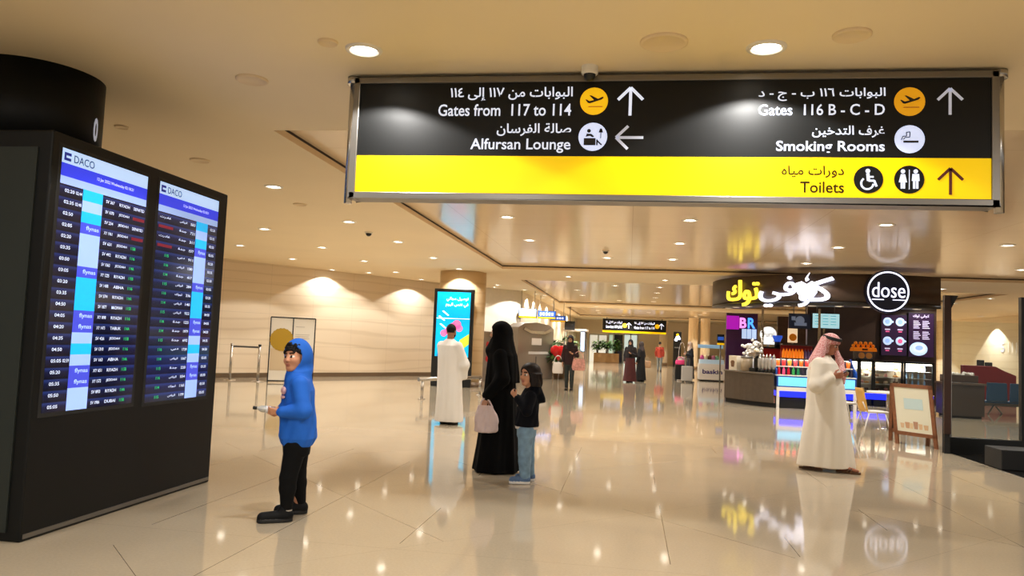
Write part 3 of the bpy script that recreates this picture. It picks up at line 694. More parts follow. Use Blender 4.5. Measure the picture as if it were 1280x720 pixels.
def shoe(name, parent, heel, toe, w, mu, ms, vox=.005, lace=None, h=.06):
    """heel and toe on the ground plane (z of the sole bottom)"""
    heel, toe = np.array(heel, float), np.array(toe, float); d = (toe-heel)/np.linalg.norm(toe-heel); L = np.linalg.norm(toe-heel)
    lo = np.minimum(heel, toe)-w*1.8-.02; hi = np.maximum(heel, toe)+w*1.8+V3(0, 0, h+.09); lo[2] = heel[2]-.012
    S = SDF(lo, hi, vox); s = V3(-d[1], d[0], 0); z = heel[2]
    R = np.stack([d, s, V3(0, 0, 1)], 1)
    S.cap(heel+d*w*.9+V3(0, 0, .045), toe-d*w*.9+V3(0, 0, .036), w*.92, w*.86, 0, .02)
    S.cap(heel+d*w*1.1+V3(0, 0, .05), heel+d*w*1.5+V3(0, 0, h+.035), w*.95, w*.8, 0, .03)
    S.put(lambda x, y, zz: z+.02-zz+0*x+0*y, lo, V3(hi[0], hi[1], z+.02), .002, None, sub=False) if False else None
    u = S.D.copy(); zz = S.lo[2]+np.arange(S.D.shape[2])*S.vox
    S.D = np.maximum(S.D, (z+.012-zz)[None, None, :]).astype(np.float32)
    # sole: the same outline, slightly wider, flat slab
    S.cap(heel+d*w*1.0+V3(0, 0, .014), toe-d*w*1.0+V3(0, 0, .014), w*1.02, w*.98, 1, .004) if False else None
    X, Y, Z = np.meshgrid(*[S.lo[j]+np.arange(S.D.shape[j])*S.vox for j in range(3)], indexing='ij', sparse=True)
    a = heel+d*w; b = toe-d*w; ab = b-a; t = np.clip(((X-a[0])*ab[0]+(Y-a[1])*ab[1])/(ab@ab), 0, 1)
    dd = np.sqrt((X-a[0]-t*ab[0])**2+(Y-a[1]-t*ab[1])**2)-w*(1.03-.04*t); sl = np.maximum(dd, np.maximum(z-Z, Z-z-.026)).astype(np.float32)
    q = sl < np.maximum(S.D, -.0) ; S.M = np.where(sl < S.D, 1, S.M).astype(np.int8); S.D = np.minimum(S.D, sl)
    o = S.build('shoe', parent, [mu, ms])
    return o
def person(label, base, scale=1.0, group=None, cat='person'):
    x, y = base; t = thing('person', label, cat, (x, y, 0), -atan2(x, y), group); return t
def wloc(p, q): return WM[p.name] @ Vector(q)
def sun_skin(name, c): return mat(name, c, .55, noise=.06, nscale=12)
HAIRB = mat('hair_black', (18, 14, 12), .6, bump=.5, bscale=140, spec=.2); EYE_ = mat('eye_dark', (24, 16, 12), .2); EYEW = mat('eye_white', (214, 206, 196), .3)
def skinset(c, lip): 
    n = '_%d_%d_%d' % c
    return [sun_skin('skin'+n, c), HAIRB, EYE_, mat('lips'+n, lip, .5), EYEW]
CLOTH = dict(bump=.35, bscale=18)

# ------------------------------------------------------------------ the boy in the blue hoodie
g = gz(355, 651)
boy = person('person in a blue hoodie and black trousers standing by the flight screens', (g.x, g.y))
SKB = skinset((196, 138, 104), (168, 100, 80))
HF = frame(228, 3, -5); hc = (.012, .035, 1.245)
S = SDF((-.42, -.34, 0), (.32, .38, 1.46), .0045)
P = head(S, hc, HF, .225, (.04, .045, 1.09), 1)
S.stack([(.52, .06, .06, .09, .12), (.8, .05, .05, .085, .12), (1.0, .045, .05, .08, .125), (1.1, .04, .05, .05, .06)], 0, .03)
for sh, el, wr, hd in (((.05, -.09, 1.05), (.085, -.13, .84), (-.075, -.09, .835), 1), ((.05, .18, 1.05), (.03, .19, .85), (-.085, .03, .84), -1)):
    arm(S, sh, el, wr)
hand(S, (-.082, -.085, .836), (-1, .25, .02), (.2, .9, .3), .135, .55, 1); hand(S, (-.09, .02, .84), (-1, -.2, .0), (.1, -.9, .35), .135, .6, -1)
leg(S, (.05, -.01, .58), (.015, -.03, .33), (.0, -.02, .075)); leg(S, (.075, .13, .58), (.085, .19, .33), (.105, .23, .075))
foot(S, (.01, -.02, .05), (-.15, -.04, .035)); foot(S, (.13, .24, .05), (-.02, .21, .035))
S.build('body', boy, SKB)
# curly fringe under the hood
S = SDF((-.2, -.2, 1.1), (.25, .25, 1.46), .0045)
s_ = .225/.24; Q = lambda f, l, u: np.array(hc)+HF@(V3(f, l, u)*s_)
S.ell(Q(-.02, 0, .05), V3(.1, .084, .088)*s_, 0, .02, HF)
rnd = random.Random(2)
for i in range(60):
    a = rnd.uniform(-1.35, 1.35); uu = rnd.uniform(.035, .115); r = .098*sqrt(max(.15, 1-((uu-.04)/.1)**2)); S.ell(Q(r*cos(a)*.97-.006, r*.86*sin(a), uu), V3(.013, .013, .012)*s_*rnd.uniform(.8, 1.2), 0, .006)
S.ell(Q(.085, 0, -.035), V3(.085, .072, .085)*s_, None, .012, HF, sub=True)
S.build('hair', boy, [HAIRB])
BLUEH = mat('hoodie_blue', (16, 96, 200), .8, noise=.07, nscale=5, bump=.4, bscale=14)
PRT = mat('hoodie_print', (214, 170, 170), .7, noise=.3, nscale=60)
S = SDF((-.22, -.3, .5), (.36, .36, 1.5), .005)
S.stack([(.565, .062, .055, .112, .145), (.585, .062, .055, .122, .155), (.63, .062, .055, .142, .172), (.72, .06, .055, .138, .17), (.85, .055, .05, .128, .162), (1.0, .052, .05, .118, .162), (1.07, .045, .05, .1, .14), (1.13, .04, .048, .07, .08)], 0, .02, radians(12), (5, .006, .003, 14))
for sh, el, wr in (((.055, -.085, 1.045), (.095, -.145, .85), (-.055, -.095, .836)), ((.05, .18, 1.045), (.04, .2, .85), (-.06, .05, .84))):
    S.cap(sh, el, .066, .058, 0, .03); S.cap(el, wr, .06, .044, 0, .03); wv = np.array(wr); dv = (wv-np.array(el)); dv /= np.linalg.norm(dv); S.cap(wv-dv*.005, wv+dv*.018, .037, .035, 0, .006)
S.cap((.03, .04, 1.1), (.055, .05, 1.12), .085, .085, 0, .04)
S.ell(Q(-.03, 0, .02), V3(.128, .112, .145)*s_, 0, .03, HF); S.cap(Q(-.09, 0, .03), Q(-.11, 0, -.08), .06, .07, 0, .04)
S.cap(Q(-.01, 0, .01), Q(.2, 0, -.005), .078, .105, None, .018, sub=True); S.ell(Q(.0, 0, .015), V3(.1, .086, .115)*s_, None, .01, HF, sub=True)
S.cap(Q(.05, 0, -.16), Q(.13, 0, -.2), .02, .02, 0, .01) if False else None
ck = SDF.cap
for a_, b_ in (((-.08, -.01, 1.0), (-.08, -.01, .93)), ((-.085, .03, 1.0), (-.085, .03, .93))):
    pass
S.build('hoodie', boy, [BLUEH])
mb = MB()
for i, (yy, w_) in enumerate(((-.01, .06), (.06, .05))):
    pass
BLKT = mat('black_trousers', (8, 8, 9), .85, bump=.4, bscale=20, spec=.2)
S = SDF((-.2, -.25, .04), (.32, .36, .7), .005)
S.stack([(.5, .062, .06, .1, .14), (.62, .06, .055, .11, .15), (.66, .06, .055, .1, .14)], 0, .02, radians(12))
leg(S, (.052, -.015, .56), (.012, -.03, .33), (.012, -.02, .105), (.086, .064, .045)); leg(S, (.078, .13, .56), (.085, .19, .33), (.115, .23, .105), (.084, .062, .045))
S.build('trousers', boy, [BLKT])
for h_, t_ in (((.062, -.015, .002), (-.2, -.05, .002)), ((.175, .245, .002), (-.085, .2, .002))): shoe('shoe', boy, h_, t_, .047, mat('shoe_black', (12, 12, 13), .7, spec=.2), BLACKM)
MB().cyl(wloc(boy, (.012, -.02, .075)), wloc(boy, (.012, -.02, .125)), .043, mat('sock_white', (196, 192, 186), .8), n=20).build('sock', boy)
# chest print, a shield of blocks laid on the chest
S = SDF((-.2, -.2, .85), (.1, .25, 1.1), .004)
S.ell((-.062, .0, .99), (.018, .05, .032), 0, .003, frame(192)); S.ell((-.064, .0, .94), (.016, .042, .014), 0, .003, frame(192))
S.build('chest_print', boy, [PRT])
# the bottle in his hands
bt = thing('water_bottle', 'small clear plastic bottle with dark cap held out by the boy', 'bottle', tuple(wloc(boy, (-.2, -.02, .85))))
def bot(prof, m, name, par):
    a = wloc(boy, (-.12, -.02, .84)); b = wloc(boy, (-.28, -.055, .862)); d = (b-a).normalized(); mb = MB()
    L = (b-a).length
    for (t0, r0), (t1, r1) in zip(prof, prof[1:]): mb.cyl(a+d*L*t0, a+d*L*t1, r0, m, r1, 18, caps=False)
    return mb.build(name, par)
bot([(0, .001), (0.01, .024), (.45, .026), (.62, .024), (.74, .011), (.82, .01)], mat('bottle_clear', (222, 226, 226), .12, trans=.55), 'body', bt)
bot([(.81, .0132), (.97, .0132), (.97, .001)], BLACKM, 'cap', bt); bot([(.2, .0268), (.42, .0268)], mat('bottle_label', (214, 216, 220), .5), 'label', bt)

# ------------------------------------------------------------------ the woman in the black abaya
g = gz(620, 589)
aba = person('person in a long black abaya and headscarf seen from the side carrying a white bag', (g.x, g.y))
SKA = skinset((206, 156, 126), (170, 100, 88)); ABA = mat('abaya_black', (6, 6, 7), .85, bump=.5, bscale=7, spec=.15)
HF = frame(172, 0); hc = (-.03, 0, 1.52)
S = SDF((-.4, -.36, 0), (.36, .36, 1.68), .006)
head(S, hc, HF, .225, (.0, 0, 1.34))
S.stack([(.7, .0, 0, .1, .14), (.95, 0, 0, .1, .13), (1.1, 0, 0, .09, .13), (1.3, 0, 0, .09, .15), (1.38, 0, 0, .05, .06)], 0, .03)
arm(S, (-.0, -.16, 1.29), (.02, -.21, 1.03), (-.13, -.2, .83), (.045, .036, .026)); hand(S, (-.14, -.2, .81), (-.35, 0, -1), (0, 1, 0), .16, .9, 1)
arm(S, (0, .16, 1.29), (.03, .2, 1.02), (-.08, .18, .83), (.045, .036, .026)); hand(S, (-.09, .18, .81), (-.2, 0, -1), (0, -1, 0), .16, .4, -1)
leg(S, (.0, -.08, .75), (-.01, -.09, .44), (.0, -.09, .08)); leg(S, (.0, .08, .75), (.0, .09, .44), (.02, .09, .08))
foot(S, (.02, -.09, .045), (-.17, -.1, .035)); foot(S, (.04, .09, .045), (-.15, .1, .035))
S.build('body', aba, SKA)
S = SDF((-.45, -.42, 0), (.42, .42, 1.45), .007)
S.stack([(.012, .0, 0, .255, .25), (.06, .0, 0, .25, .245), (.3, .005, 0, .225, .22), (.6, .005, 0, .2, .2), (.9, .005, 0, .178, .19), (1.1, .0, 0, .16, .19), (1.28, .0, 0, .145, .19), (1.36, 0, 0, .09, .12), (1.4, 0, 0, .07, .08)], 0, .02, 0, (7, .014, .002, 1.2))
S.cap((-.0, -.15, 1.28), (.03, -.22, 1.03), .075, .075, 0, .04); S.cap((.03, -.22, 1.03), (-.125, -.2, .845), .075, .06, 0, .04)
S.cap((.0, .15, 1.28), (.04, .2, 1.02), .075, .07, 0, .04); S.cap((.04, .2, 1.02), (-.07, .18, .85), .07, .055, 0, .04)
S.build('abaya', aba, [ABA])
S = SDF((-.35, -.32, .85), (.36, .32, 1.72), .006)
s_ = .225/.24; Q = lambda f, l, u: np.array(hc)+HF@(V3(f, l, u)*s_)
S.ell(Q(-.025, 0, .03), V3(.125, .105, .125)*s_, 0, .03, HF); S.cap(Q(-.05, 0, .0), Q(-.06, 0, -.16), .1, .115, 0, .05)
S.stack([(.98, .04, 0, .175, .2), (1.1, .035, 0, .17, .2), (1.28, .02, 0, .16, .2), (1.4, 0, 0, .13, .15), (1.5, .0, 0, .1, .1)], 0, .05, 0, (6, .008, .002, 2))
S.cap(Q(.03, 0, -.085), Q(.05, 0, -.2), .06, .1, 0, .03)
S.cap(Q(.06, 0, .0), Q(.2, 0, .0), .062, .075, None, .01, sub=True)
S.ell(Q(.01, 0, 0), V3(.088, .072, .1)*s_, None, .006, HF, sub=True)
S.build('headscarf', aba, [ABA])
bagp = wloc(aba, (-.13, -.26, .45))
bag = thing('handbag', 'white soft handbag hanging from the hand of the person in black', 'bag', tuple(bagp), WM[aba.name].to_euler().z)
BAGW = mat('bag_white', (226, 206, 206), .6, noise=.05, nscale=6, bump=.5, bscale=12)
S = SDF((-.2, -.12, -.02), (.2, .14, .36), .005)
S.stack([(0.0, 0, 0, .1, .05), (.02, 0, 0, .122, .065), (.12, 0, 0, .128, .072), (.2, 0, 0, .115, .055), (.26, 0.0, 0, .085, .03), (.29, 0, 0, .07, .016)], 0, .02, 0, (5, .006, .004, 18)); S.build('body', bag, [BAGW])
S = SDF((-.2, -.14, .1), (.2, .14, .5), .005)
pts = [(-.07, 0, .27), (-.06, .01, .33), (-.015, .04, .375), (.03, .02, .33), (.065, 0, .27)]
for a_, b_ in zip(pts, pts[1:]): S.cap(a_, b_, .009, .009, 0, .004)
S.build('handle', bag, [BAGW])

# ------------------------------------------------------------------ the little girl
g = gz(652, 603)
girl = person('person, small child with dark bobbed hair, in a dark jacket and pale jeans', (g.x, g.y))
SKG = skinset((208, 150, 116), (184, 112, 92))
HF = frame(220, 0, 0); hc = (.035, 0, 1.10); hs = .23
S = SDF((-.3, -.3, 0), (.3, .3, 1.26), .0045)
head(S, hc, HF, hs, (.055, 0, .94), 1)
S.stack([(.5, .03, 0, .085, .11), (.7, .03, 0, .085, .11), (.85, .04, 0, .08, .115), (.95, .05, 0, .045, .055)], 0, .03)
for sg in (-1, 1):
    arm(S, (.05, sg*.12, .9), (.02, sg*.17, .74), (-.09, sg*.07, .865), (.036, .03, .022))
    hand(S, (-.1, sg*.06, .872), (-.6, -sg*.2, .8), (.4, -sg*.7, .3), .115, .7, sg)
leg(S, (.02, -.06, .52), (.02, -.07, .3), (.03, -.075, .07), (.065, .045, .03)); leg(S, (.04, .07, .52), (.05, .09, .3), (.075, .1, .07), (.065, .045, .03))
foot(S, (.04, -.075, .045), (-.1, -.09, .035), .03); foot(S, (.085, .1, .045), (-.05, .09, .035), .03)
S.build('body', girl, SKG)
s_ = hs/.24; Q = lambda f, l, u: np.array(hc)+HF@(V3(f, l, u)*s_)
S = SDF((-.2, -.22, .88), (.3, .22, 1.3), .0045)
S.ell(Q(-.022, 0, .04), V3(.118, .1, .098)*s_, 0, .02, HF); S.stack([(.985, .085, 0, .08, .105), (1.02, .088, 0, .088, .108), (1.12, .075, 0, .09, .105)], 0, .03, radians(16), (9, .004, .003, 20))
S.ell(Q(.1, 0, -.03), V3(.105, .077, .098)*s_, None, .012, HF, sub=True)
S.ell(Q(.07, 0, -.1), V3(.1, .078, .05)*s_, None, .012, HF, sub=True)
S.build('hair', girl, [mat('hair_brown', (28, 18, 14), .55, bump=.25, bscale=60, spec=.25)])
NAVYJ = mat('jacket_navy', (10, 12, 20), .85, bump=.4, bscale=16, spec=.15)
S = SDF((-.3, -.32, .5), (.34, .32, 1.08), .0045)
S.stack([(.575, .03, 0, .118, .14), (.6, .03, 0, .122, .148), (.75, .035, 0, .112, .14), (.87, .045, 0, .1, .14), (.93, .05, 0, .075, .1), (.965, .055, 0, .06, .06)], 0, .02, 0, (5, .005, .003, 16))
for sg in (-1, 1):
    S.cap((.055, sg*.115, .89), (.025, sg*.175, .745), .056, .05, 0, .03); S.cap((.025, sg*.175, .745), (-.078, sg*.08, .855), .05, .036, 0, .03)
S.cap((.1, 0, .95), (.165, 0, .86), .075, .045, 0, .03); S.cap((.16, 0, .87), (.2, 0, .835), .045, .012, 0, .02); S.cap((.1, -.06, .945), (.1, .06, .945), .05, .05, 0, .03)
S.build('jacket', girl, [NAVYJ])
MB().lathe([(.117, 0), (.122, .03)], wloc(girl, (.03, 0, .55)), mat('shirt_white', (224, 214, 206), .8), 28).build('shirt_hem', girl)
JEAN = mat('pale_denim', (120, 152, 178), .85, noise=.22, nscale=14, bump=.3, bscale=30)
S = SDF((-.2, -.22, .03), (.26, .24, .64), .0045)
S.stack([(.48, .03, 0, .1, .125), (.6, .03, 0, .105, .132)], 0, .03)
leg(S, (.02, -.065, .5), (.02, -.07, .3), (.03, -.075, .085), (.08, .066, .055)); leg(S, (.045, .07, .5), (.05, .09, .3), (.075, .1, .085), (.08, .066, .055))
S.build('jeans', girl, [JEAN])
SNK = mat('sneaker_blue', (84, 112, 150), .7, noise=.15, nscale=30); SOLE = mat('sole_white', (226, 224, 222), .5)
for h_, t_ in (((.085, -.07, .002), (-.13, -.1, .002)), ((.135, .105, .002), (-.075, .085, .002))): shoe('shoe', girl, h_, t_, .041, SNK, SOLE, .0045)
mb = MB()
for i in range(3):
    a_ = wloc(girl, (-.04-.02*i, -.06, .068-.008*i)); b_ = wloc(girl, (-.035-.02*i, -.115, .06-.008*i)); mb.cyl(a_, b_, .005, SOLE, n=6)
mb.build('laces', girl)

# ------------------------------------------------------------------ the man in the white thobe seen from behind
g = gz(562, 530)
man = person('person in a white ankle-length robe seen from behind before the advertising screen', (g.x, g.y))
SKM = skinset((150, 104, 78), (130, 80, 66)); THB = mat('thobe_white', (226, 222, 214), .75, bump=.4, bscale=6); SAND = mat('sandal_dark', (40, 30, 24), .6)
HF = frame(62, -12, 0); hc = (-.04, 0, 1.555)
S = SDF((-.4, -.36, 0), (.4, .4, 1.7), .006)
head(S, hc, HF, .235, (-.06, 0, 1.38))
S.stack([(.75, -.05, 0, .1, .14), (1.0, -.06, 0, .1, .13), (1.3, -.06, 0, .1, .16), (1.4, -.06, 0, .06, .07)], 0, .03, radians(60))
arm(S, (.09, -.09, 1.33), (.2, -.06, 1.03), (.16, .14, 1.14)); hand(S, (.155, .15, 1.15), (-.1, .7, .5), (-.9, .1, .3), .18, .7, -1)
arm(S, (-.2, .1, 1.33), (-.16, .2, 1.03), (.02, .22, 1.12)); hand(S, (.03, .225, 1.12), (.8, .3, .3), (0, -.5, .8), .18, .6, 1)
leg(S, (.02, -.06, .8), (.02, -.05, .45), (.02, -.04, .07)); leg(S, (-.1, .06, .8), (-.1, .06, .45), (-.1, .07, .07))
foot(S, (.02, -.05, .05), (.12, .14, .045)); foot(S, (-.12, .04, .05), (-.02, .22, .045))
S.build('body', man, SKM)
s_ = .235/.24; Q = lambda f, l, u: np.array(hc)+HF@(V3(f, l, u)*s_)
S = SDF((-.25, -.2, 1.35), (.2, .25, 1.75), .005)
S.ell(Q(-.022, 0, .04), V3(.1, .083, .095)*s_, 0, .02, HF); S.ell(Q(.09, 0, -.035), V3(.085, .1, .1)*s_, None, .015, HF, sub=True); S.cap(Q(.03, -.055, -.06), Q(.06, -.02, -.09), .02, .02, 0, .01); S.cap(Q(.03, .055, -.06), Q(.06, .02, -.09), .02, .02, 0, .01)
S.build('hair', man, [HAIRB])
S = SDF((-.5, -.42, .03), (.46, .45, 1.5), .007)
S.stack([(.05, -.02, 0, .2, .245), (.1, -.02, 0, .2, .245), (.5, -.03, 0, .19, .225), (.9, -.045, 0, .17, .215), (1.15, -.055, 0, .16, .215), (1.32, -.06, 0, .14, .21), (1.4, -.06, 0, .085, .11), (1.435, -.058, 0, .06, .062)], 0, .02, radians(60), (5, .008, .002, 1.5))
S.cap((.085, -.1, 1.32), (.2, -.08, 1.02), .072, .085, 0, .04); S.cap((.2, -.08, 1.0), (.165, .11, 1.12), .085, .055, 0, .04); S.cap((.2, -.07, .98), (.215, -.04, .8), .07, .05, 0, .05)
S.cap((-.2, .1, 1.32), (-.17, .21, 1.02), .072, .07, 0, .04); S.cap((-.17, .21, 1.02), (0, .22, 1.1), .07, .05, 0, .04)
S.build('robe', man, [THB])
for h_, t_ in (((.0, -.09, .002), (.12, .16, .002)), ((-.14, .0, .002), (-.02, .24, .002))): shoe('shoe', man, h_, t_, .048, SAND, SAND, .006, h=.02)
def phone(label, p, ang, pitch, lit=False):
    t = thing('mobile_phone', label, 'phone', tuple(p), ang)
    M = Matrix.Translation(p) @ Matrix.Rotation(ang, 4, 'Z') @ Matrix.Rotation(pitch, 4, 'X')
    def bx(x0, x1, y0, y1, z0, z1, m, n):
        mb = MB().bb(x0, x1, y0, y1, z0, z1, m); mb.v = [tuple(M @ Vector(q)) for q in mb.v]; mb.build(n, t, .003)
    bx(-.037, .037, -.075, .075, -.0045, .0045, BLACK, 'body'); bx(-.034, .034, -.07, .07, .0045, .0052, mat('phone_screen', (60, 72, 92), .1, emit=.4), 'screen')
phone('dark phone held up by the robed person before the advertising screen', wloc(man, (.15, .24, 1.2)), WM[man.name].to_euler().z+radians(-30), .7)

# ------------------------------------------------------------------ the man in thobe and red checked headscarf
g = gz(1035, 588)
shm = person('person in a white robe and red checked headscarf walking while looking at a phone', (g.x, g.y))
SKS = skinset((172, 112, 86), (140, 78, 66)); THC = mat('thobe_cream', (228, 220, 204), .75, bump=.4, bscale=6)
HF = frame(-22, -22, 0); hc = (.015, 0, 1.565)
S = SDF((-.45, -.4, 0), (.45, .4, 1.76), .006)
head(S, hc, HF, .235, (-.06, 0, 1.38))
S.stack([(.75, -.03, 0, .11, .14), (1.0, -.04, 0, .12, .14), (1.3, -.06, 0, .11, .16), (1.4, -.06, 0, .06, .07)], 0, .03, radians(-20))
arm(S, (-.13, -.17, 1.33), (-.15, -.26, 1.06), (.03, -.2, 1.165)); hand(S, (.04, -.2, 1.17), (1, .15, .25), (.1, .9, .4), .185, .5, 1)
arm(S, (-.02, .18, 1.33), (.06, .2, 1.06), (.11, .02, 1.17)); hand(S, (.115, .01, 1.17), (.6, -.9, .2), (.2, .1, .9), .185, .5, -1)
leg(S, (-.06, -.08, .82), (-.15, -.08, .45), (-.23, -.07, .08)); leg(S, (-.0, .08, .82), (.1, .06, .45), (.17, -.02, .08))
foot(S, (-.27, -.05, .055), (-.1, -.08, .04), .034); foot(S, (.14, -.06, .05), (.33, -.13, .04), .034)
S.build('body', shm, SKS)
S = SDF((-.55, -.5, .03), (.5, .5, 1.5), .007)
S.stack([(.055, -.035, -.02, .335, .22), (.1, -.035, -.02, .33, .22), (.45, -.03, -.01, .275, .22), (.8, -.03, 0, .23, .22), (1.05, -.04, 0, .215, .225), (1.22, -.055, 0, .19, .23), (1.33, -.075, 0, .16, .215), (1.4, -.075, 0, .1, .12), (1.435, -.06, 0, .065, .065)], 0, .02, 0, (4, .016, .003, 1.2))
S.cap((-.12, -.16, 1.32), (-.15, -.27, 1.05), .085, .082, 0, .05); S.cap((-.15, -.27, 1.05), (.015, -.205, 1.155), .082, .054, 0, .04)
S.cap((-.02, .18, 1.32), (.06, .22, 1.05), .08, .075, 0, .05); S.cap((.06, .22, 1.05), (.105, .06, 1.155), .075, .05, 0, .04)
S.build('robe', shm, [THC])
GHU = check_material('red_check_cloth', (186, 40, 52), (232, 190, 188), .009)
s_ = .235/.24; Q = lambda f, l, u: np.array(hc)+HF@(V3(f, l, u)*s_)
S = SDF((-.35, -.32, 1.0), (.36, .32, 1.8), .0055)
S.ell(Q(-.015, 0, .05), V3(.115, .096, .095)*s_, 0, .03, HF)
S.cap(Q(-.06, -.07, .03), (-.14, -.12, 1.37), .045, .07, 0, .04); S.cap(Q(-.06, .07, .03), (-.12, .1, 1.37), .045, .07, 0, .04); S.cap(Q(-.09, 0, .02), (-.17, 0, 1.34), .06, .08, 0, .04)
S.cap((-.15, -.1, 1.36), (-.2, -.08, 1.25), .055, .03, 0, .03)
S.cap(Q(.03, .085, -.03), (.12, .05, 1.36), .026, .042, 0, .02); S.cap((.12, .05, 1.36), (.15, -.02, 1.2), .042, .05, 0, .03); S.cap((.15, -.02, 1.2), (.155, -.03, 1.1), .05, .03, 0, .02)
S.cap(Q(.0, -.09, .0), Q(.02, -.088, -.09), .02, .024, 0, .02)
S.cap(Q(.05, 0, -.02), Q(.22, 0, -.04), .062, .085, None, .012, sub=True); S.ell(Q(.01, 0, .0), V3(.094, .076, .1)*s_, None, .006, HF, sub=True)
S.build('headscarf', shm, [GHU])
S = SDF((-.25, -.25, 1.45), (.3, .25, 1.82), .005)
n = 30
for j, (uu, rr) in enumerate(((.075, 1.0), (.094, .95))):
    pts = [Q(-.016+.113*rr*cos(2*pi*i/n), .097*rr*sin(2*pi*i/n), uu+.012*cos(2*pi*i/n)) for i in range(n+1)]
    for a_, b_ in zip(pts, pts[1:]): S.cap(a_, b_, .0105, .0105, 0, .003)
S.build('head_cord', shm, [mat('cord_black', (16, 14, 14), .7)])
SANDB = mat('sandal_brown', (92, 62, 36), .6, noise=.2, nscale=30)
for a_, b_ in (((-.34, -.04), (-.06, -.09)), ((.09, -.045), (.37, -.145))):
    d_ = Vector((b_[0]-a_[0], b_[1]-a_[1], 0)).normalized(); s2 = Vector((-d_.y, d_.x, 0)); mb = MB()
    pr = []
    L_ = sqrt((b_[0]-a_[0])**2+(b_[1]-a_[1])**2)
    for i in range(28):
        t = 2*pi*i/28; lx = L_/2*(1+cos(t)); ly = .047*sin(t)*(1.0-.25*(lx/L_ < .5))*(1 if abs(cos(t)) < .9 else .95); pr.append((lx, ly))
    M3 = WM[shm.name]
    mb.prism(pr, M3 @ Vector((*a_, .004)), M3.to_3x3() @ d_, M3.to_3x3() @ s2, (0, 0, .024), SANDB)
    st = mb.build('sandal', shm)
    m2 = MB()
    for f0, f1, hh in ((.62, .66, .062), (.75, .5, .058), (.45, .5, .075)):
        c0 = Vector((*a_, 0))+d_*L_*f0; c1 = Vector((*a_, 0))+d_*L_*f1
        pts = [M3 @ (c0+s2*.046+EZ*.02), M3 @ ((c0+c1)/2+s2*.022+EZ*hh), M3 @ ((c0+c1)/2-s2*.022+EZ*hh), M3 @ (c1-s2*.046+EZ*.02)]
        m2.tube(pts, .008, SANDB, 6)
    o = m2.build('strap', st)
phone('dark phone held in both hands by the person in the checked headscarf', wloc(shm, (.14, -.13, 1.215)), WM[shm.name].to_euler().z+radians(-60), .5)

# ================================================================== left and middle distance
ONYX = marble_material('honey_onyx', (228, 204, 164), (212, 182, 138), (184, 146, 100), 30, 1.2, 2.0)
ty = 22.4
xa, xb = at(540, 430, ty).x, at(590, 430, ty).x; zt = at(566, 361, ty).z
cx = at(576, 420, ty+.95).x
t = thing('column', 'wide honey-coloured round stone column behind the advertising screen', 'column', (cx, ty+.95, 0))
MB().cyl((cx, ty+.95, 0), (cx, ty+.95, 3.5), .72, ONYX, n=48).build('shaft', t)
MB().lathe([(.74, 0), (.74, .14), (.722, .14)], (cx, ty+.95, 0), SKIRT, 48).build('foot_band', t)
tot = thing('advertising_screen', 'tall portrait advertising screen with blue picture in front of the honey stone column', 'advertising screen', ((xa+xb)/2, ty, 0))
MB().bb(xa, xb, ty, ty+.14, 0, zt, BLACK).build('cabinet', tot, .02)
zs0, zs1 = at(566, 446, ty).z, zt-.1; sa, sb = xa+.1, xb-.1; w, h = sb-sa, zs1-zs0
AQ = mat('advert_aqua', (0, 176, 228), .25, emit=.95); PK = mat('advert_pink', (232, 120, 176), .4, emit=.8); YL = mat('advert_lime', (196, 214, 60), .4, emit=.8); TEAL = mat('advert_teal', (20, 128, 190), .4, emit=.8)
s = MB().bb(sa, sb, ty-.006, ty+.01, zs0, zs1, AQ).build('screen', tot)
o = Vector((sa, ty-.008, zs0)); pc = MB(); pc.flat = True
pc.fit(ar('توصيل مجاني'), o, EX, EZ, w*.28, w*.94, h*.855, h*.925, LETW, .02); pc.fit(ar('في نفس اليوم'), o, EX, EZ, w*.26, w*.94, h*.765, h*.835, LETW, .02)
pc.build('lettering', s)
pc = MB(); pc.bb(sa, sb, ty-.0085, ty-.007, zs0+h*.585, zs0+h*.595, LETW)
for q, a, b, r in ((PK, .62, .5, .13), (PK, .5, .46, .12), (PK, .38, .4, .12), (PK, .7, .44, .1), (PK, .24, .36, .1)): pc.disc(o+EX*w*a+EZ*h*b, EX, EZ, w*r, q, (0, -.002, 0))
pc.prism([(w*.82, h*.12), (w*1.0, h*.2), (w*1.0, h*.36), (w*.72, h*.26)], o, EX, EZ, (0, -.002, 0), YL)
for a, b in ((.05, .62), (.16, .7), (.1, .5)): pc.prism([(w*a, h*b), (w*(a+.05), h*(b+.01)), (w*(a+.22), h*(b-.06)), (w*(a+.18), h*(b-.07))], o, EX, EZ, (0, -.002, 0), LETW)
for k in range(5): pc.prism([(w*(.04+.19*k), 0), (w*(.2+.19*k), 0), (w*(.16+.19*k), h*(.08+.05*(k % 2))), (w*(.08+.19*k), h*(.06+.04*(k % 3)))], o, EX, EZ, (0, -.002, 0), TEAL)
pc.build('picture', s)
# low steel rail round the column
pa, pb = gz(527, 499), gz(600, 494); pa.z = pb.z = 0
r = thing('guard_rail', 'low stainless steel guard rail in front of the advertising screen', 'rail', tuple((pa+pb)/2))
zr = .46
MB().tube([pa-(pb-pa)*.06+EZ*zr, pb+EZ*zr], .045, CHROME, 12).build('top_rail', r)
for q in (pa, pb-(pb-pa)*.01): MB().cyl(q, q+EZ*zr, .035, CHROME).cyl(q, q+EZ*.02, .08, CHROME).build('post', r)

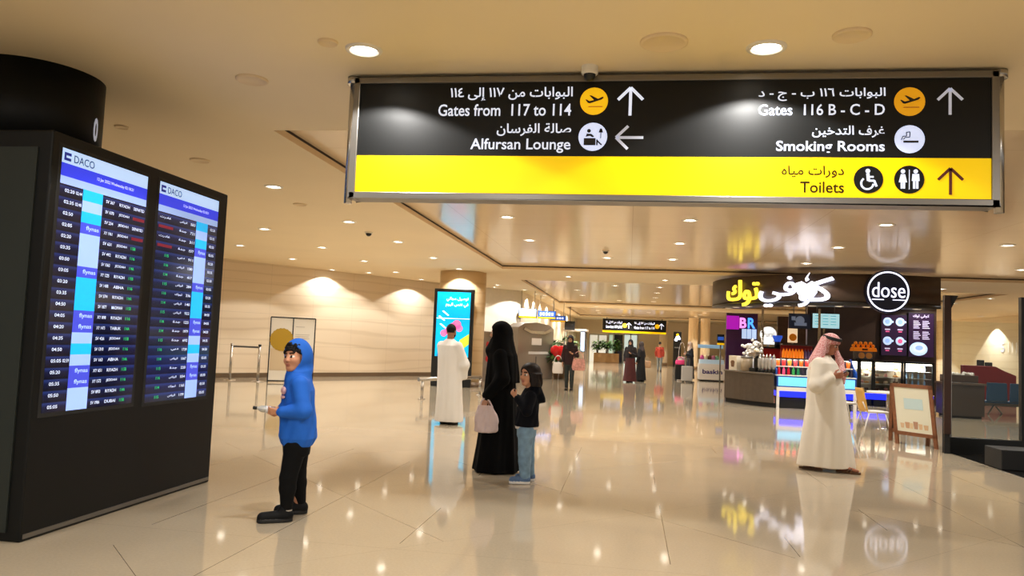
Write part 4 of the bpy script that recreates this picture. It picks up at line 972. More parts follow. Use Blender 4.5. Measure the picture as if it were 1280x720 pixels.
# two-panel display stand with a round gold seal
a0, b0 = gz(334, 478), gz(390, 479); d = (b0-a0).normalized(); nrm = Vector((d.y, -d.x, 0)); wd = (b0-a0).length; hh = at(336, 396, a0.y).z
st = thing('display_panel', 'white two-panel display board with round gold seal by the marble wall', 'display board', tuple((a0+b0)/2))
PNL = mat('panel_white', (214, 206, 190), .35); PNL2 = mat('panel_tan', (196, 174, 140), .4); GOLD = mat('seal_gold', (176, 140, 40), .35, .3)
for i, (s0, s1) in enumerate(((0, .5), (.5, 1))):
    mb = MB(); m0, m1 = a0+d*wd*s0, a0+d*wd*s1
    mb.prism([(0, .06), (wd*.5, .06), (wd*.5, hh), (0, hh)], m0, d, EZ, -nrm*.03, PNL); p_ = mb.build('panel', st)
    if i == 0: MB().prism([(.03, .34), (wd*.5-.03, .34), (wd*.5-.03, .95), (.03, .95)], m0+nrm*.002, d, EZ, nrm*.002, PNL2).build('lower_print', p_)
    fr = MB()
    for q0, q1 in (((0, .0), (0, hh)), ((wd*.5, 0), (wd*.5, hh)), ((0, hh), (wd*.5, hh)), ((0, .05), (wd*.5, .05))):
        fr.tube([m0+d*q0[0]+EZ*q0[1], m0+d*q1[0]+EZ*q1[1]], .018, BLACKM, 6)
    fr.build('frame', st)
n = 40; sc_ = a0+d*wd*.26+EZ*(hh*.66)+nrm*.004
MB().prism([((.31+.015*(k % 2))*cos(2*pi*k/n), (.31+.015*(k % 2))*sin(2*pi*k/n)) for k in range(n)], sc_, d, EZ, nrm*.012, GOLD).build('seal', st)
mb = MB(); m1 = a0+d*wd*.5+nrm*.004
for z, l in ((.86, .5), (.74, .8), (.71, .75), (.68, .8), (.5, .6)): mb.prism([(wd*.06, hh*z), (wd*(.06+.4*l), hh*z), (wd*(.06+.4*l), hh*z+.018), (wd*.06, hh*z+.018)], m1, d, EZ, nrm*.002, mat('print_grey', (176, 168, 156), .5))
mb.build('print_lines', st)
# belt barrier of two posts
q0, q1 = gz(287, 475), gz(322, 477); q1 = Vector((q1.x, q1.y, 0))
bz = at(287, 431, q0.y).z
for i, q in enumerate((q0, q1)):
    t = thing('barrier_post', ('steel barrier post by the flight screens, belt end', 'steel barrier post beside the display board, with black cap')[i], 'barrier post', tuple(q), 0, 'belt barrier posts')
    MB().lathe([(.001, .03), (.08, .03), (.17, .012), (.175, 0)], q, CHROME, 24).build('base', t); MB().cyl(q, q+EZ*bz, .035, CHROME).build('pole', t)
    MB().cyl(q+EZ*bz, q+EZ*(bz+.05), .042, BLACKM if i else CHROME).build('cap', t)
MBb = MB().prism([(0, 0), ((q1-q0).length-.08, 0), ((q1-q0).length-.08, .05), (0, .05)], q0+EZ*(bz-.06)+(q1-q0).normalized()*.04, (q1-q0).normalized(), EZ, Vector((.004, .004, 0)), GREYM)
solo(MBb, 'barrier_belt', 'grey belt stretched between the two steel barrier posts', 'belt')

# steel cabinet, fire cabinet, lit signs, plants of the left corridor
s0, s1 = gz(646, 475), gz(690, 473); d = (s1-s0).normalized(); nr = Vector((d.y, -d.x, 0)); wd = (s1-s0).length; hh = at(666, 403, (s0.y+s1.y)/2).z
t = thing('steel_cabinet', 'tall grey steel cabinet with curved top and a paper notice behind the child', 'cabinet', tuple((s0+s1)/2))
STL = mat('cabinet_steel', (148, 138, 126), .3, .5)
pf = [(0, 0), (wd, 0), (wd, hh*.9), (wd*.85, hh*.97), (wd*.5, hh), (wd*.15, hh*.97), (0, hh*.9)]
MB().prism(pf, s0, d, EZ, -nr*.5, STL).build('body', t, .01)
MB().prism([(wd*.1, hh*.86), (wd*.3, hh*.8), (wd*.7, hh*.8), (wd*.9, hh*.86), (wd*.86, hh*.9), (wd*.7, hh*.85), (wd*.3, hh*.85), (wd*.14, hh*.9)], s0+nr*.002, d, EZ, nr*.05, CHROME).build('arched_handle', t)
MB().prism([(wd*.36, hh*.6), (wd*.64, hh*.6), (wd*.64, hh*.72), (wd*.36, hh*.72)], s0+nr*.002, d, EZ, nr*.004, WHITE).build('notice', t)
MB().prism([(wd*.28, hh*.44), (wd*.9, hh*.44), (wd*.9, hh*.485), (wd*.28, hh*.485)], s0+nr*.002, d, EZ, nr*.004, mat('label_grey', (206, 204, 200), .4)).build('label_strip', t)
MB().prism([(wd*.49, .05), (wd*.51, .05), (wd*.51, hh*.4), (wd*.49, hh*.4)], s0+nr*.002, d, EZ, nr*.004, mat('seam_dark', (60, 54, 48), .5)).build('door_seam', t)
f0, f1 = gz(601, 477), gz(618, 476); d = (f1-f0).normalized(); nr = Vector((d.y, -d.x, 0)); wd = .85; hh = at(608, 414, f0.y).z
t = thing('fire_cabinet', 'grey steel fire cabinet with two red marks against the white wall', 'cabinet', tuple(f0))
MB().prism([(0, 0), (wd, 0), (wd, hh), (0, hh)], f0, d, EZ, -nr*.3, STL).build('body', t, .01)
for z in (.35, .8): MB().prism([(.08, hh*z-.14), (wd-.08, hh*z-.14), (wd-.08, hh*z+.14), (.08, hh*z+.14)], f0+nr*.002, d, EZ, nr*.01, mat('cabinet_door', (150, 142, 134), .35, .5)).build('door', t)
for z in (.45, .74): MB().disc(f0+d*.34+EZ*hh*z+nr*.014, d, EZ, .1, mat('fire_red', (200, 30, 36), .5), nr*.004).build('red_mark', t)
SGB = mat('lit_blue_sign', (40, 84, 176), .4, emit=.8); SGW = mat('lit_pale_sign', (180, 206, 246), .4, emit=1.0)
for i, (u0, u1, v0, v1, y, m, l) in enumerate(((648, 671, 386, 397, 31, SGW, 'pale lit hanging sign nearest the white wall of the corridor'), (672, 695, 389, 398, 34, SGB, 'blue lit hanging sign in the middle of the corridor signs'), (688, 707, 395, 402, 38, SGB, 'blue lit hanging sign farthest down the left corridor'))):
    p0, p1 = at(u0, v1, y), at(u1, v0, y); t = thing('hanging_sign', l, 'sign', ((p0.x+p1.x)/2, y, p0.z), 0, 'small corridor signs')
    MB().bb(p0.x, p1.x, y, y+.12, p0.z, p1.z, BLACKM).build('housing', t); MB().bb(p0.x+.02, p1.x-.02, y-.01, y, p0.z+.08, p1.z-.02, m).build('face', t)
    MB().bb(p0.x+.02, p1.x-.02, y-.01, y, p0.z+.01, p0.z+.07, AMB).build('yellow_strip', t)
    g_ = MB(); W_ = p1.x-p0.x
    for k in range(5): g_.bb(p0.x+W_*(.12+.16*k), p0.x+W_*(.22+.16*k), y-.014, y-.01, p0.z+.14, p1.z-.08, LETW)
    g_.build('lettering', t)
    for x in (p0.x+.1, p1.x-.1): MB().cyl((x, y+.06, p1.z), (x, y+.06, 3.5), .015, CHROME, n=8).build('hanger', t)

LEAF = mat('leaf_green', (52, 92, 34), .5, noise=.35, nscale=9); LEAF2 = mat('leaf_pale', (96, 136, 56), .5, noise=.3, nscale=9); STEMM = mat('stem_brown', (92, 70, 44), .7)
def leaf_mesh(mb, b, d, L, w, m, droop=.5):
    d = Vector(d).normalized(); s_ = d.cross(EZ)
    s_ = s_.normalized() if s_.length > .01 else EX.copy()
    c0 = Vector(b); vs_ = []
    n_ = 5
    for i in range(n_+1):
        t_ = i/n_; p_ = c0+d*L*t_-EZ*L*droop*t_*t_; ww = w*sin(pi*min(1, .12+t_*.86))**.8
        vs_ += [p_-s_*ww, p_+EZ*ww*.25, p_+s_*ww]
    fs = []
    for i in range(n_): fs += [(3*i, 3*i+1, 3*i+4, 3*i+3), (3*i+1, 3*i+2, 3*i+5, 3*i+4)]
    mb.add(vs_, fs, m, True)
def plant(name, label, base, H, R, n, seed, pot=None, L=.45, group=None, w=.05):
    rnd = random.Random(seed); x, y, z0 = base
    t = thing(name, label, 'plant', base, 0, group)
    if pot:
        MB().lathe(pot[0], base, pot[1], 28).build('pot', t); z0 += pot[2]
    stm = MB(); lf = MB(); lf.flat = True
    for i in range(n):
        a = rnd.uniform(0, 2*pi); rr = R*sqrt(rnd.random()); hh = H*rnd.uniform(.35, 1)*(1-.3*rr/R)
        p0 = Vector((x+rr*.25*cos(a), y+rr*.25*sin(a), z0)); p1 = Vector((x+rr*cos(a), y+rr*sin(a), z0+hh))
        stm.tube([p0, (p0+p1)/2+Vector((0, 0, hh*.1)), p1], .009, STEMM, 5)
        for k in range(6):
            b_ = p0.lerp(p1, rnd.uniform(.45, 1)); an = a+rnd.uniform(-1.6, 1.6)
            leaf_mesh(lf, b_, (cos(an), sin(an), rnd.uniform(.1, 1.1)), L*rnd.uniform(.6, 1.1), w*rnd.uniform(.7, 1.2), LEAF if rnd.random() < .65 else LEAF2, rnd.uniform(.2, .8))
    stm.build('stems', t); lf.build('leaves', t); return t
POT = [(.001, 0), (.24, 0), (.3, .45), (.31, .5), (.27, .5), (.25, .42), (.001, .42)]
pp = gz(700, 473)
plant('potted_plant', 'large leafy potted plant with a red heart balloon in front of it', (-2.71, 31.0, 0), 1.6, .62, 46, 4, (POT, mat('pot_bronze', (110, 86, 60), .4, .3), .42), .55, None, .07)
plant('potted_plant', 'dense low potted plant between the steel cabinet and the large leafy plant', (-3.35, 33.0, 0), 1.5, .6, 34, 8, (POT, MATS['pot_bronze'], .42), .42, None, .06)
pb_ = at(698, 441, 29.2)
t = thing('heart_balloon', 'red heart-shaped balloon among the plants beside the passer-by', 'balloon', tuple(pb_))
S = SDF((-.4, -.3, -.45), (.4, .3, .4), .012)
for q in (-1, 1): S.ell((q*.12, 0, .1), (.19, .13, .18), 0, .04); S.cap((q*.14, 0, .05), (0, 0, -.25), .12, .03, 0, .05)
S.build('balloon', t, [mat('balloon_red', (214, 28, 34), .25)])
MB().tube([pb_-EZ*.27, pb_-EZ*.6+EX*.05, Vector((pb_.x+.02, pb_.y, .0))], .006, WHITE, 5).build('string', t)
t0 = gz(757, 453)
pl = thing('planter', 'long beige planter trough at the far glass wall', 'planter', (-1.75, 62, 0))
MB().bb(-2.75, -.75, 61.7, 62.4, 0, .75, mat('planter_beige', (176, 142, 100), .5)).build('trough', pl, .02); MB().bb(-2.68, -.82, 61.75, 62.35, .68, .76, mat('soil', (60, 44, 30), .9)).build('soil', pl)
for i, x in enumerate((-2.5, -1.75, -1.0)):
    plant('planter_plant', ('spiky green plant at the left end of the far planter', 'spiky green plant in the middle of the far planter', 'spiky green plant at the right end of the far planter')[i], (x, 62.05, .76), 1.3, .3, 18, 20+i, None, .5, 'far planter plants', .09)
# white roofed booth
bx0, bx1 = at(703, 440, 44).x, at(733, 440, 44).x; bt_ = at(718, 414, 44).z
t = thing('service_booth', 'white roofed glass booth behind the plants in the left corridor', 'booth', ((bx0+bx1)/2, 44.5, 0))
MB().bb(bx0, bx1, 44, 45.6, bt_, bt_+.14, WHITE).build('roof', t, .02)
for x in (bx0+.1, bx1-.1):
    for y in (44.1, 45.5): MB().bb(x-.03, x+.03, y-.03, y+.03, 0, bt_, GREYM).build('post', t)
MB().bb(bx0+.1, bx1-.1, 45.48, 45.5, .9, bt_, GLASS).build('glass', t); MB().bb(bx0+.1, bx1-.1, 45.2, 45.5, 0, .95, mat('booth_front', (150, 130, 106), .5)).build('desk', t)
p = at(728, 427, 43.9); MB().bb(p.x-.12, p.x+.14, 43.9, 43.95, p.z-.6, p.z+.6, BLACKM).build('screen_back', t); MB().bb(p.x-.1, p.x+.12, 43.88, 43.9, p.z-.55, p.z+.55, SGW).build('screen', t)
p = at(712, 408, 43.5); mb = MB().bb(p.x-.28, p.x+.28, 43.5, 43.8, p.z-.2, p.z+.3, BLACKM).cyl((p.x, 43.65, p.z+.3), (p.x, 43.65, 3.5), .02, BLACKM, n=8); solo(mb, 'ceiling_box', 'black box hanging from the ceiling above the white roofed booth', 'box')
# far overhead sign
fy = 58; p0, p1 = at(753, 415, fy), at(833, 401, fy)
fs = thing('overhead_sign', 'far black and yellow overhead sign at the end of the hall', 'sign', ((p0.x+p1.x)/2, fy, p0.z))
MB().bb(p0.x, p1.x, fy, fy+.2, p0.z, p1.z, SBLK).build('housing', fs); MB().bb(p0.x, p1.x, fy-.02, fy, p0.z, p0.z+.14, SYEL).build('yellow_panel', fs)
o = Vector((p0.x, fy-.015, p0.z)); w, h = p1.x-p0.x, p1.z-p0.z
for a0_, a1_ in ((.05, .31), (.5, .82)):
    mb = MB().fit(ar('البوابات من ١١٧ إلى ١١٤'), o, EX, EZ, w*a0_, w*a1_, h*.62, h*.85, LETW, .03).fit('Gates from 117 to 114', o, EX, EZ, w*a0_, w*a1_, h*.32, h*.52, LETW, .03); mb.flat = True; mb.build('lettering', fs)
    MB().disc(o+EX*w*(a1_+.04)+EZ*h*.55, EX, EZ, .17, AMB, (0, -.01, 0)).build('pictogram', fs)
    xx = o+EX*w*(a1_+.105)+EZ*h*.55; mb = MB()
    for q in UPA: mb.prism([(k[0]*.22, k[1]*.22) for k in q], xx, EX, EZ, (0, -.01, 0), LETW)
    mb.build('arrow', fs)
for x in (p0.x+.3, p1.x-.3): MB().cyl((x, fy+.1, p1.z-.02), (x, fy+.1, 3.5), .03, CHROME, n=8).build('hanger', fs)
# black poster totem
ay = 58; p0, p1 = at(841, 456, ay), at(852, 415, ay)
t = thing('poster_totem', 'narrow black standing poster with white pictogram and yellow dot near the far columns', 'poster stand', ((p0.x+p1.x)/2, ay, 0))
MB().bb(p0.x, p1.x, ay, ay+.2, 0, p1.z, BLACK).build('body', t, .02); xm = (p0.x+p1.x)/2; zz = p1.z
MB().disc((xm, ay-.01, zz-.22), EX, EZ, .1, AMB, (0, -.01, 0)).build('yellow_dot', t)
mb = MB(); 
for k in range(6): mb.disc((xm+.13*cos(k), ay-.01, zz-.5+.13*sin(k*1.3)), EX, EZ, .1, LETW, (0, -.01-.001*k, 0))
mb.build('pictogram', t)
mb = MB().bb(xm-.2, xm+.2, ay-.015, ay, zz-1.2, zz-1.12, mat('poster_grey', (120, 120, 116), .5)); mb.build('print', t)

# ------------------------------------------------------------------ passers-by in the distance
SKD = skinset((194, 146, 116), (160, 100, 86))
def walker(label, u, v, H, yaw, top, legs=None, robe=None, scarf=None, hair=None, stride=.12, hold=0, shoe_c=(30, 26, 24), y=None, group=None, seat=False):
    g = gz(u, v); k = H/1.7; t = person(label, (g.x, g.y), 1, group); F = frame(yaw); f, l = F[:, 0]*k, F[:, 1]*k; up = V3(0, 0, k)
    B = lambda a, b, c: f*a+l*b+up*c
    vox = .011 if g.y < 34 else .015
    lo, hi = V3(-.5, -.5, 0)*1.0, V3(.5, .5, H+.06)
    fx = [stride, -stride]
    S = SDF(lo, hi, vox); hc = B(.03, 0, 1.58); head(S, hc, frame(yaw, -6), .235*k, B(-.0, 0, 1.4))
    S.stack([(.78*k, 0, 0, .1*k, .14*k), (1.0*k, 0, 0, .1*k, .12*k), (1.3*k, 0, 0, .1*k, .16*k), (1.41*k, 0, 0, .05*k, .06*k)], 0, .03, radians(yaw))
    arms = []
    for q in (1, -1):
        sh, el = B(0, q*.17, 1.36), B(-.02, q*.23, 1.08); wr = B(.2, q*.1, 1.15) if hold == q or hold == 2 else B(.08, q*.22, .86)
        arm(S, sh, el, wr); dv = wr-el; dv /= np.linalg.norm(dv); hand(S, wr+dv*.02, dv, (-l*q if hold != q else up)/k, .17*k, .5, q); arms.append((sh, el, wr))
    lg = [(B(0, q*.085, .82), B(fx[i]*.6+.03, q*.085, .46), B(fx[i], q*.085, .08)) for i, q in enumerate((1, -1))]
    for h_, n_, a_ in lg: leg(S, h_, n_, a_); foot(S, a_-V3(0, 0, .03)-f*.04/k*k, a_-V3(0, 0, .04)+f*.14, .036)
    S.build('body', t, SKD)
    c = mat('cloth_%d_%d_%d' % top, top, .8, noise=.1, nscale=6, bump=.3, bscale=12)
    if robe:
        S = SDF(lo, hi, vox); rad = radians(yaw)
        S.stack([(.06*k, 0, 0, .2*k+abs(stride)*.6, .21*k), (.5*k, 0, 0, .18*k+abs(stride)*.3, .2*k), (.95*k, 0, 0, .15*k, .19*k), (1.3*k, 0, 0, .14*k, .2*k), (1.41*k, 0, 0, .07*k, .08*k)], 0, .02, rad, (6, .01, .002, 2))
        for sh, el, wr in arms: S.cap(sh, el, .07*k, .065*k, 0, .03); S.cap(el, wr, .062*k, .045*k, 0, .03)
        S.build('robe', t, [c])
    else:
        S = SDF(lo, hi, vox); S.stack([(.8*k, 0, 0, .125*k, .18*k), (1.05*k, 0, 0, .125*k, .17*k), (1.3*k, 0, 0, .125*k, .19*k), (1.42*k, 0, 0, .065*k, .08*k)], 0, .03, radians(yaw), (5, .006, .002, 9))
        for sh, el, wr in arms: S.cap(sh, el, .06*k, .052*k, 0, .03); S.cap(el, el*.15+wr*.85, .05*k, .04*k, 0, .03)
        S.build('top', t, [c])
    if legs:
        S = SDF(lo, hi, vox); S.stack([(.76*k, 0, 0, .11*k, .155*k), (.9*k, 0, 0, .11*k, .155*k)], 0, .03, radians(yaw))
        for h_, n_, a_ in lg: leg(S, h_, n_, a_+V3(0, 0, .03), (.09*k, .068*k, .055*k))
        S.build('trousers', t, [mat('cloth_%d_%d_%d' % legs, legs, .85, noise=.12, nscale=8)])
    s_ = .235*k/.24; HF = frame(yaw, -6); Q = lambda a, b, c_: hc+HF@(V3(a, b, c_)*s_)
    S = SDF(lo, hi, vox*.8)
    if scarf:
        S.ell(Q(-.02, 0, .035), V3(.122, .102, .12)*s_, 0, .03, HF); S.cap(Q(-.03, 0, -.04), B(-.01, 0, 1.36), .09*k, .14*k, 0, .05); S.cap(Q(.03, 0, -.1), B(.05, 0, 1.28), .06*k, .09*k, 0, .03)
        S.cap(Q(.06, 0, .0), Q(.22, 0, -.0), .06*k, .075*k, None, .01, sub=True); S.ell(Q(.01, 0, 0), V3(.086, .07, .1)*s_, None, .006, HF, sub=True)
        S.build('headscarf', t, [mat('scarf_%d_%d_%d' % scarf, scarf, .8)])
    else:
        S.ell(Q(-.022, 0, .042), V3(.104, .086, .095)*s_, 0, .02, HF); S.ell(Q(.09, 0, -.03), V3(.085, .1, .095)*s_, None, .012, HF, sub=True); S.build('hair', t, [HAIRB])
    sm = mat('shoe_%d_%d_%d' % shoe_c, shoe_c, .6)
    for h_, n_, a_ in lg:
        a2 = a_.copy(); a2[2] = .002; shoe('shoe', t, a2-f*.09, a2+f*.19, .048*k, sm, sm, .008)
    return t
wm = walker('person in dark red and black with a headscarf carrying bags beside the plants', 711, 488, 1.66, 262, (44, 20, 24), (44, 50, 48), scarf=(34, 22, 26), stride=.05, hold=1)
c1 = walker('person in black headscarf and long dark red skirt, left of the distant pair', 787, 478, 1.66, 255, (26, 18, 20), robe=True, scarf=(20, 18, 20), stride=.06, hold=1)
c2 = walker('person in a black robe with pale face scarf, right of the distant pair', 800.5, 477, 1.6, 150, (16, 14, 16), robe=True, scarf=(60, 50, 48), stride=.05)
walker('person in a red shirt and grey trousers walking away at the far end', 824, 464.5, 1.72, 85, (150, 50, 34), (110, 116, 116), stride=.12)
lg_ = walker('person in dark navy coat with pale headscarf standing by the suitcases', 862, 475, 1.7, 200, (22, 26, 38), robe=True, scarf=(214, 196, 184), stride=.02, hold=2)
# long skirt colour of the left person of the pair
g = gz(787, 478); sk = MB(); n = 36; pr = [(.27, .05), (.24, .3), (.215, .62), (.19, .95)]
sk.lathe([(r_, z) for r_, z in pr], (g.x, g.y, 0), mat('skirt_red', (74, 26, 26), .8, noise=.2), 36); sk.build('skirt', c1)
def soft_bag(label, p, w, h, m, d=.12, cat='bag'):
    t = thing('shoulder_bag', label, cat, tuple(p)); S = SDF((-w, -d-.1, -.03), (w, d+.1, h*2), .01)
    S.stack([(0, 0, 0, w*.46, d*.5), (h*.3, 0, 0, w*.5, d*.55), (h*.8, 0, 0, w*.46, d*.4), (h, 0, 0, w*.42, d*.2)], 0, .02); S.build('body', t, [m])
    mb = MB(); P_ = Vector(p); pts = [P_+Vector((w*.35*cos(a), 0, h+h*.6*sin(a))) for a in np.linspace(0, pi, 9)]; mb.tube(pts, .012, m, 6); mb.build('strap', t); return t
soft_bag('pink and white printed bag on the arm of the person beside the plants', wloc(wm, (.26, -.1, .62)), .42, .36, mat('bag_pink', (206, 150, 140), .6, noise=.3, nscale=14))
soft_bag('white bag hanging low on the side of the person beside the plants', wloc(wm, (-.36, .02, .5)), .34, .34, mat('bag_white2', (222, 218, 214), .6))
soft_bag('tan bag on the arm of the black-robed person of the distant pair', wloc(c2, (.24, .1, .56)), .34, .3, mat('bag_tan', (190, 150, 110), .6))
def suitcase(label, u, v, w, h, m):
    g = gz(u, v); t = thing('suitcase', label, 'suitcase', (g.x, g.y, 0))
    MB().bb(g.x-w/2, g.x+w/2, g.y-.13, g.y+.13, .06, h, m).build('shell', t, .03)
    rb = MB()
    for k in range(5): rb.bb(g.x-w/2+w*(.14+.17*k), g.x-w/2+w*(.18+.17*k), g.y-.137, g.y-.13, .1, h-.05, m)
    rb.build('ridges', t)
    MB().tube([(g.x-.1, g.y+.08, h), (g.x-.1, g.y+.08, h+.3), (g.x+.1, g.y+.08, h+.3), (g.x+.1, g.y+.08, h)], .012, GREYM, 6).build('handle', t)
    for x in (-1, 1): MB().cyl((g.x+x*w*.38-.02, g.y, .03), (g.x+x*w*.38+.02, g.y, .03), .03, BLACKM, n=12).build('wheel', t)
    return t
suitcase('black suitcase under the pink bag', 849.5, 476, .44, .7, BLACKM); suitcase('light grey suitcase in front of the person in navy', 858.5, 478, .46, .68, mat('case_grey', (176, 174, 168), .4))
g = gz(849.5, 476); t = soft_bag('bright pink bag lying on the black suitcase', (g.x, g.y-.02, .705), .42, .2, mat('bag_hotpink', (226, 60, 130), .6), .2)
g = gz(852, 476); t = soft_bag('pale bag standing behind the pink bag on the luggage', (g.x+.0, g.y+.28, 0), .4, 1.05, mat('bag_pale', (206, 196, 188), .7), .2)

# ------------------------------------------------------------------ ice cream counter
iy = 35.5; p0, p1 = gz(875, 475), gz(903, 476.5)
i0, i1 = at(874, 470, iy).x, at(906, 470, iy).x; zc = at(889, 455, iy).z; zg = at(889, 432, iy).z
t = thing('ice_cream_counter', 'white ice cream counter with curved glass case and blue lettering', 'counter', ((i0+i1)/2, iy+.5, 0))
MB().bb(i0, i1, iy, iy+1.0, .05, zc, WHITE).build('front', t, .02); MB().bb(i0+.05, i1-.05, iy+.05, iy+.95, 0, .05, BLACKM).build('plinth', t)
mb = MB().fit('baskin', (i0, iy-.004, 0), EX, EZ, (i1-i0)*.12, (i1-i0)*.9, zc*.42, zc*.68, mat('lettering_navy', (40, 36, 110), .5), .03); mb.flat = True; mb.build('lettering', t)
mb = MB(); prf = [(0, zc), (0, zc+(zg-zc)*.55), (.12, zc+(zg-zc)*.85), (.3, zg), (.9, zg)]
for (ya, za), (yb2, zb) in zip(prf, prf[1:]): mb.add([(i0, iy+ya, za), (i1, iy+ya, za), (i1, iy+yb2, zb), (i0, iy+yb2, zb)], [(0, 1, 2, 3)], GLASS)
mb.build('glass_case', t)
MB().bb(i0+.03, i1-.03, iy+.1, iy+.8, zc, zc+.18, mat('tub_tray', (196, 214, 226), .4, emit=.35)).build('tray', t)
MB().bb(i0, i1, iy+.85, iy+.95, zg-.12, zg+.04, mat('case_light', (150, 190, 220), .4, emit=.5)).build('light_bar', t)
for k in range(6):
    cc_ = [(226, 90, 160), (240, 220, 180), (120, 70, 40), (230, 130, 170), (140, 200, 160), (250, 240, 230)][k]; x = i0+.14+(i1-i0-.28)*k/5
    q = MB().lathe([(.001, 0), (.085, 0), (.09, .1), (.075, .15), (.03, .19), (.001, .2)], (x, iy+.4, zc+.19), mat('icecream_%d' % k, cc_, .5), 16)
    solo(q, 'ice_cream_tub', '%s ice cream tub in the glass case, %s from its left end' % (('pink', 'cream', 'brown', 'rose', 'mint', 'white')[k], ORD[k]), 'ice cream', 'ice cream tubs in the case')

# ================================================================== coffee stand
CC = Vector((5.9, 23.2, 0)); CRAD = 3.5; CZ0, CZ1 = 2.66, 3.42
def cyl_hit(u, v, R=CRAD):
    d = ray(u, v); a = d.x*d.x+d.y*d.y; ox, oy = -CC.x, -CC.y; b = 2*(ox*d.x+oy*d.y); c_ = ox*ox+oy*oy-R*R
    t = (-b-sqrt(max(b*b-4*a*c_, 0)))/(2*a); p = CP+d*t; return atan2(p.y-CC.y, p.x-CC.x), p.z
can = thing('shop_canopy', 'dark round canopy of the coffee stand carrying the lit shop signs', 'canopy', (CC.x, CC.y, CZ0))
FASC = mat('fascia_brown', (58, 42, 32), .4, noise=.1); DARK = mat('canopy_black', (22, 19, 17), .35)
a0, a1 = radians(178), cyl_hit(1176, 376)[0]; a1 += 2*pi if a1 < 0 else 0
MB().lathe([(CRAD, CZ0), (CRAD, CZ1), (CRAD-.1, CZ1), (CRAD-.1, CZ0+.1), (CRAD-.9, CZ0+.1), (CRAD-.9, CZ0), (CRAD, CZ0)], (CC.x, CC.y, 0), FASC, 64, a0, a1).build('fascia', can)
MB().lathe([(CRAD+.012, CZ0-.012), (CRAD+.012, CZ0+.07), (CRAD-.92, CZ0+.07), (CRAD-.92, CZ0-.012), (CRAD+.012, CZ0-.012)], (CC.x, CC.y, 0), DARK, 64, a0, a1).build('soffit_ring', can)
for i, a in enumerate(np.linspace(radians(186), a1-.1, 10)):
    p = (CC.x+(CRAD-.4)*cos(a), CC.y+(CRAD-.4)*sin(a), CZ0-.013)
    downlight(p, 'small lit downlight under the coffee stand canopy, %s from its left end' % ORD[i], 'canopy downlights', 45, 120, .07)
pz = []
for i, (u, y) in enumerate(((1024, 22.6), (953, 22.9), (1030, 25.0))):
    p = at(u, 420, y); MB().cyl((p.x, p.y, 0), (p.x, p.y, CZ0), .035, CHROME, n=14); mb = MB().cyl((p.x, p.y, 0), (p.x, p.y, CZ0+.04), .035, CHROME, n=14); mb.cyl((p.x, p.y, 0), (p.x, p.y, .02), .09, CHROME)
    solo(mb, 'canopy_pole', ('steel pole of the canopy right above the checked headscarf', 'steel pole of the canopy behind the drinks dispensers', 'thin steel pole behind the hanging menu screen')[i], 'pole')
# lit letters on the curved fascia
def curved_text(name, t, u0, v0, u1, v1, m, bold, extra=None):
    th0, z1_ = cyl_hit(u0, v0); th1, z0_ = cyl_hit(u1, v1); v, f = text_geo(t, bold); lo, hi = v.min(0), v.max(0); q = (v-lo)/(hi-lo)
    if th0 < 0: th0 += 2*pi
    if th1 < 0: th1 += 2*pi
    zt_, zb_ = cyl_hit((u0+u1)/2, v0)[1], cyl_hit((u0+u1)/2, v1)[1]
    def P_(a, b, r): th = th0+(th1-th0)*a; return (CC.x+r*cos(th), CC.y+r*sin(th), zb_+(zt_-zb_)*b)
    mb = MB(); mb.flat = True; n = len(q)
    fr = [P_(a, b, CRAD+.09) for a, b in q]; bk = [P_(a, b, CRAD+.03) for a, b in q]; mb.add(fr, f, m)
    ed = {(a, b) for g in f for a, b in zip(g, g[1:]+g[:1])}
    mb.add(fr+bk, [(a, b, n+b, n+a) for a, b in ed if (b, a) not in ed], m)
    if extra: extra(mb, P_)
    return mb.build(name, can)
NW = mat('neon_white', (232, 236, 255), .4, emit=1.7); NY = mat('neon_yellow', (255, 232, 70), .4, emit=1.5)
curved_text('lit_letters', ar('توك'), 912, 350, 950, 383, NY, .012)
curved_text('lit_letters', ar('في'), 951, 346, 996, 384, NW, .012)
curved_text('lit_letters', chr(0xFEDB), 1013, 346, 1043, 377, NW, .012)
curved_text('lit_letters', ar('و'), 999, 364, 1013, 384, NW, .012)
def cup(mb, P_): pass
th0, _z = cyl_hit(994, 352); th1, _ = cyl_hit(1026, 352); zt_, zb_ = cyl_hit(1010, 352)[1], cyl_hit(1010, 374)[1]
if th0 < 0: th0 += 2*pi
if th1 < 0: th1 += 2*pi
tm = (th0+th1)/2; nx = Vector((cos(tm), sin(tm), 0)); tx_ = Vector((-sin(tm), cos(tm), 0)); o = CC+nx*(CRAD+.02)+EZ*zb_; hw = CRAD*(th1-th0)/2; hh = zt_-zb_
mb = MB().prism([(-hw*.85, hh*.9), (-hw*.75, hh*.35), (-hw*.35, 0), (hw*.35, 0), (hw*.75, hh*.35), (hw*.85, hh*.9), (hw*.4, hh*1.0), (0, hh*.82), (-hw*.4, hh*1.0)], o, tx_, EZ, nx*.09, NW)
mb.prism([(-hw*.1, hh*1.0), (hw*.15, hh*1.1), (hw*.02, hh*1.25), (hw*.2, hh*1.5), (-hw*.02, hh*1.3), (-hw*.15, hh*1.15)], o, tx_, EZ, nx*.07, NW); mb.build('cup_emblem', can)
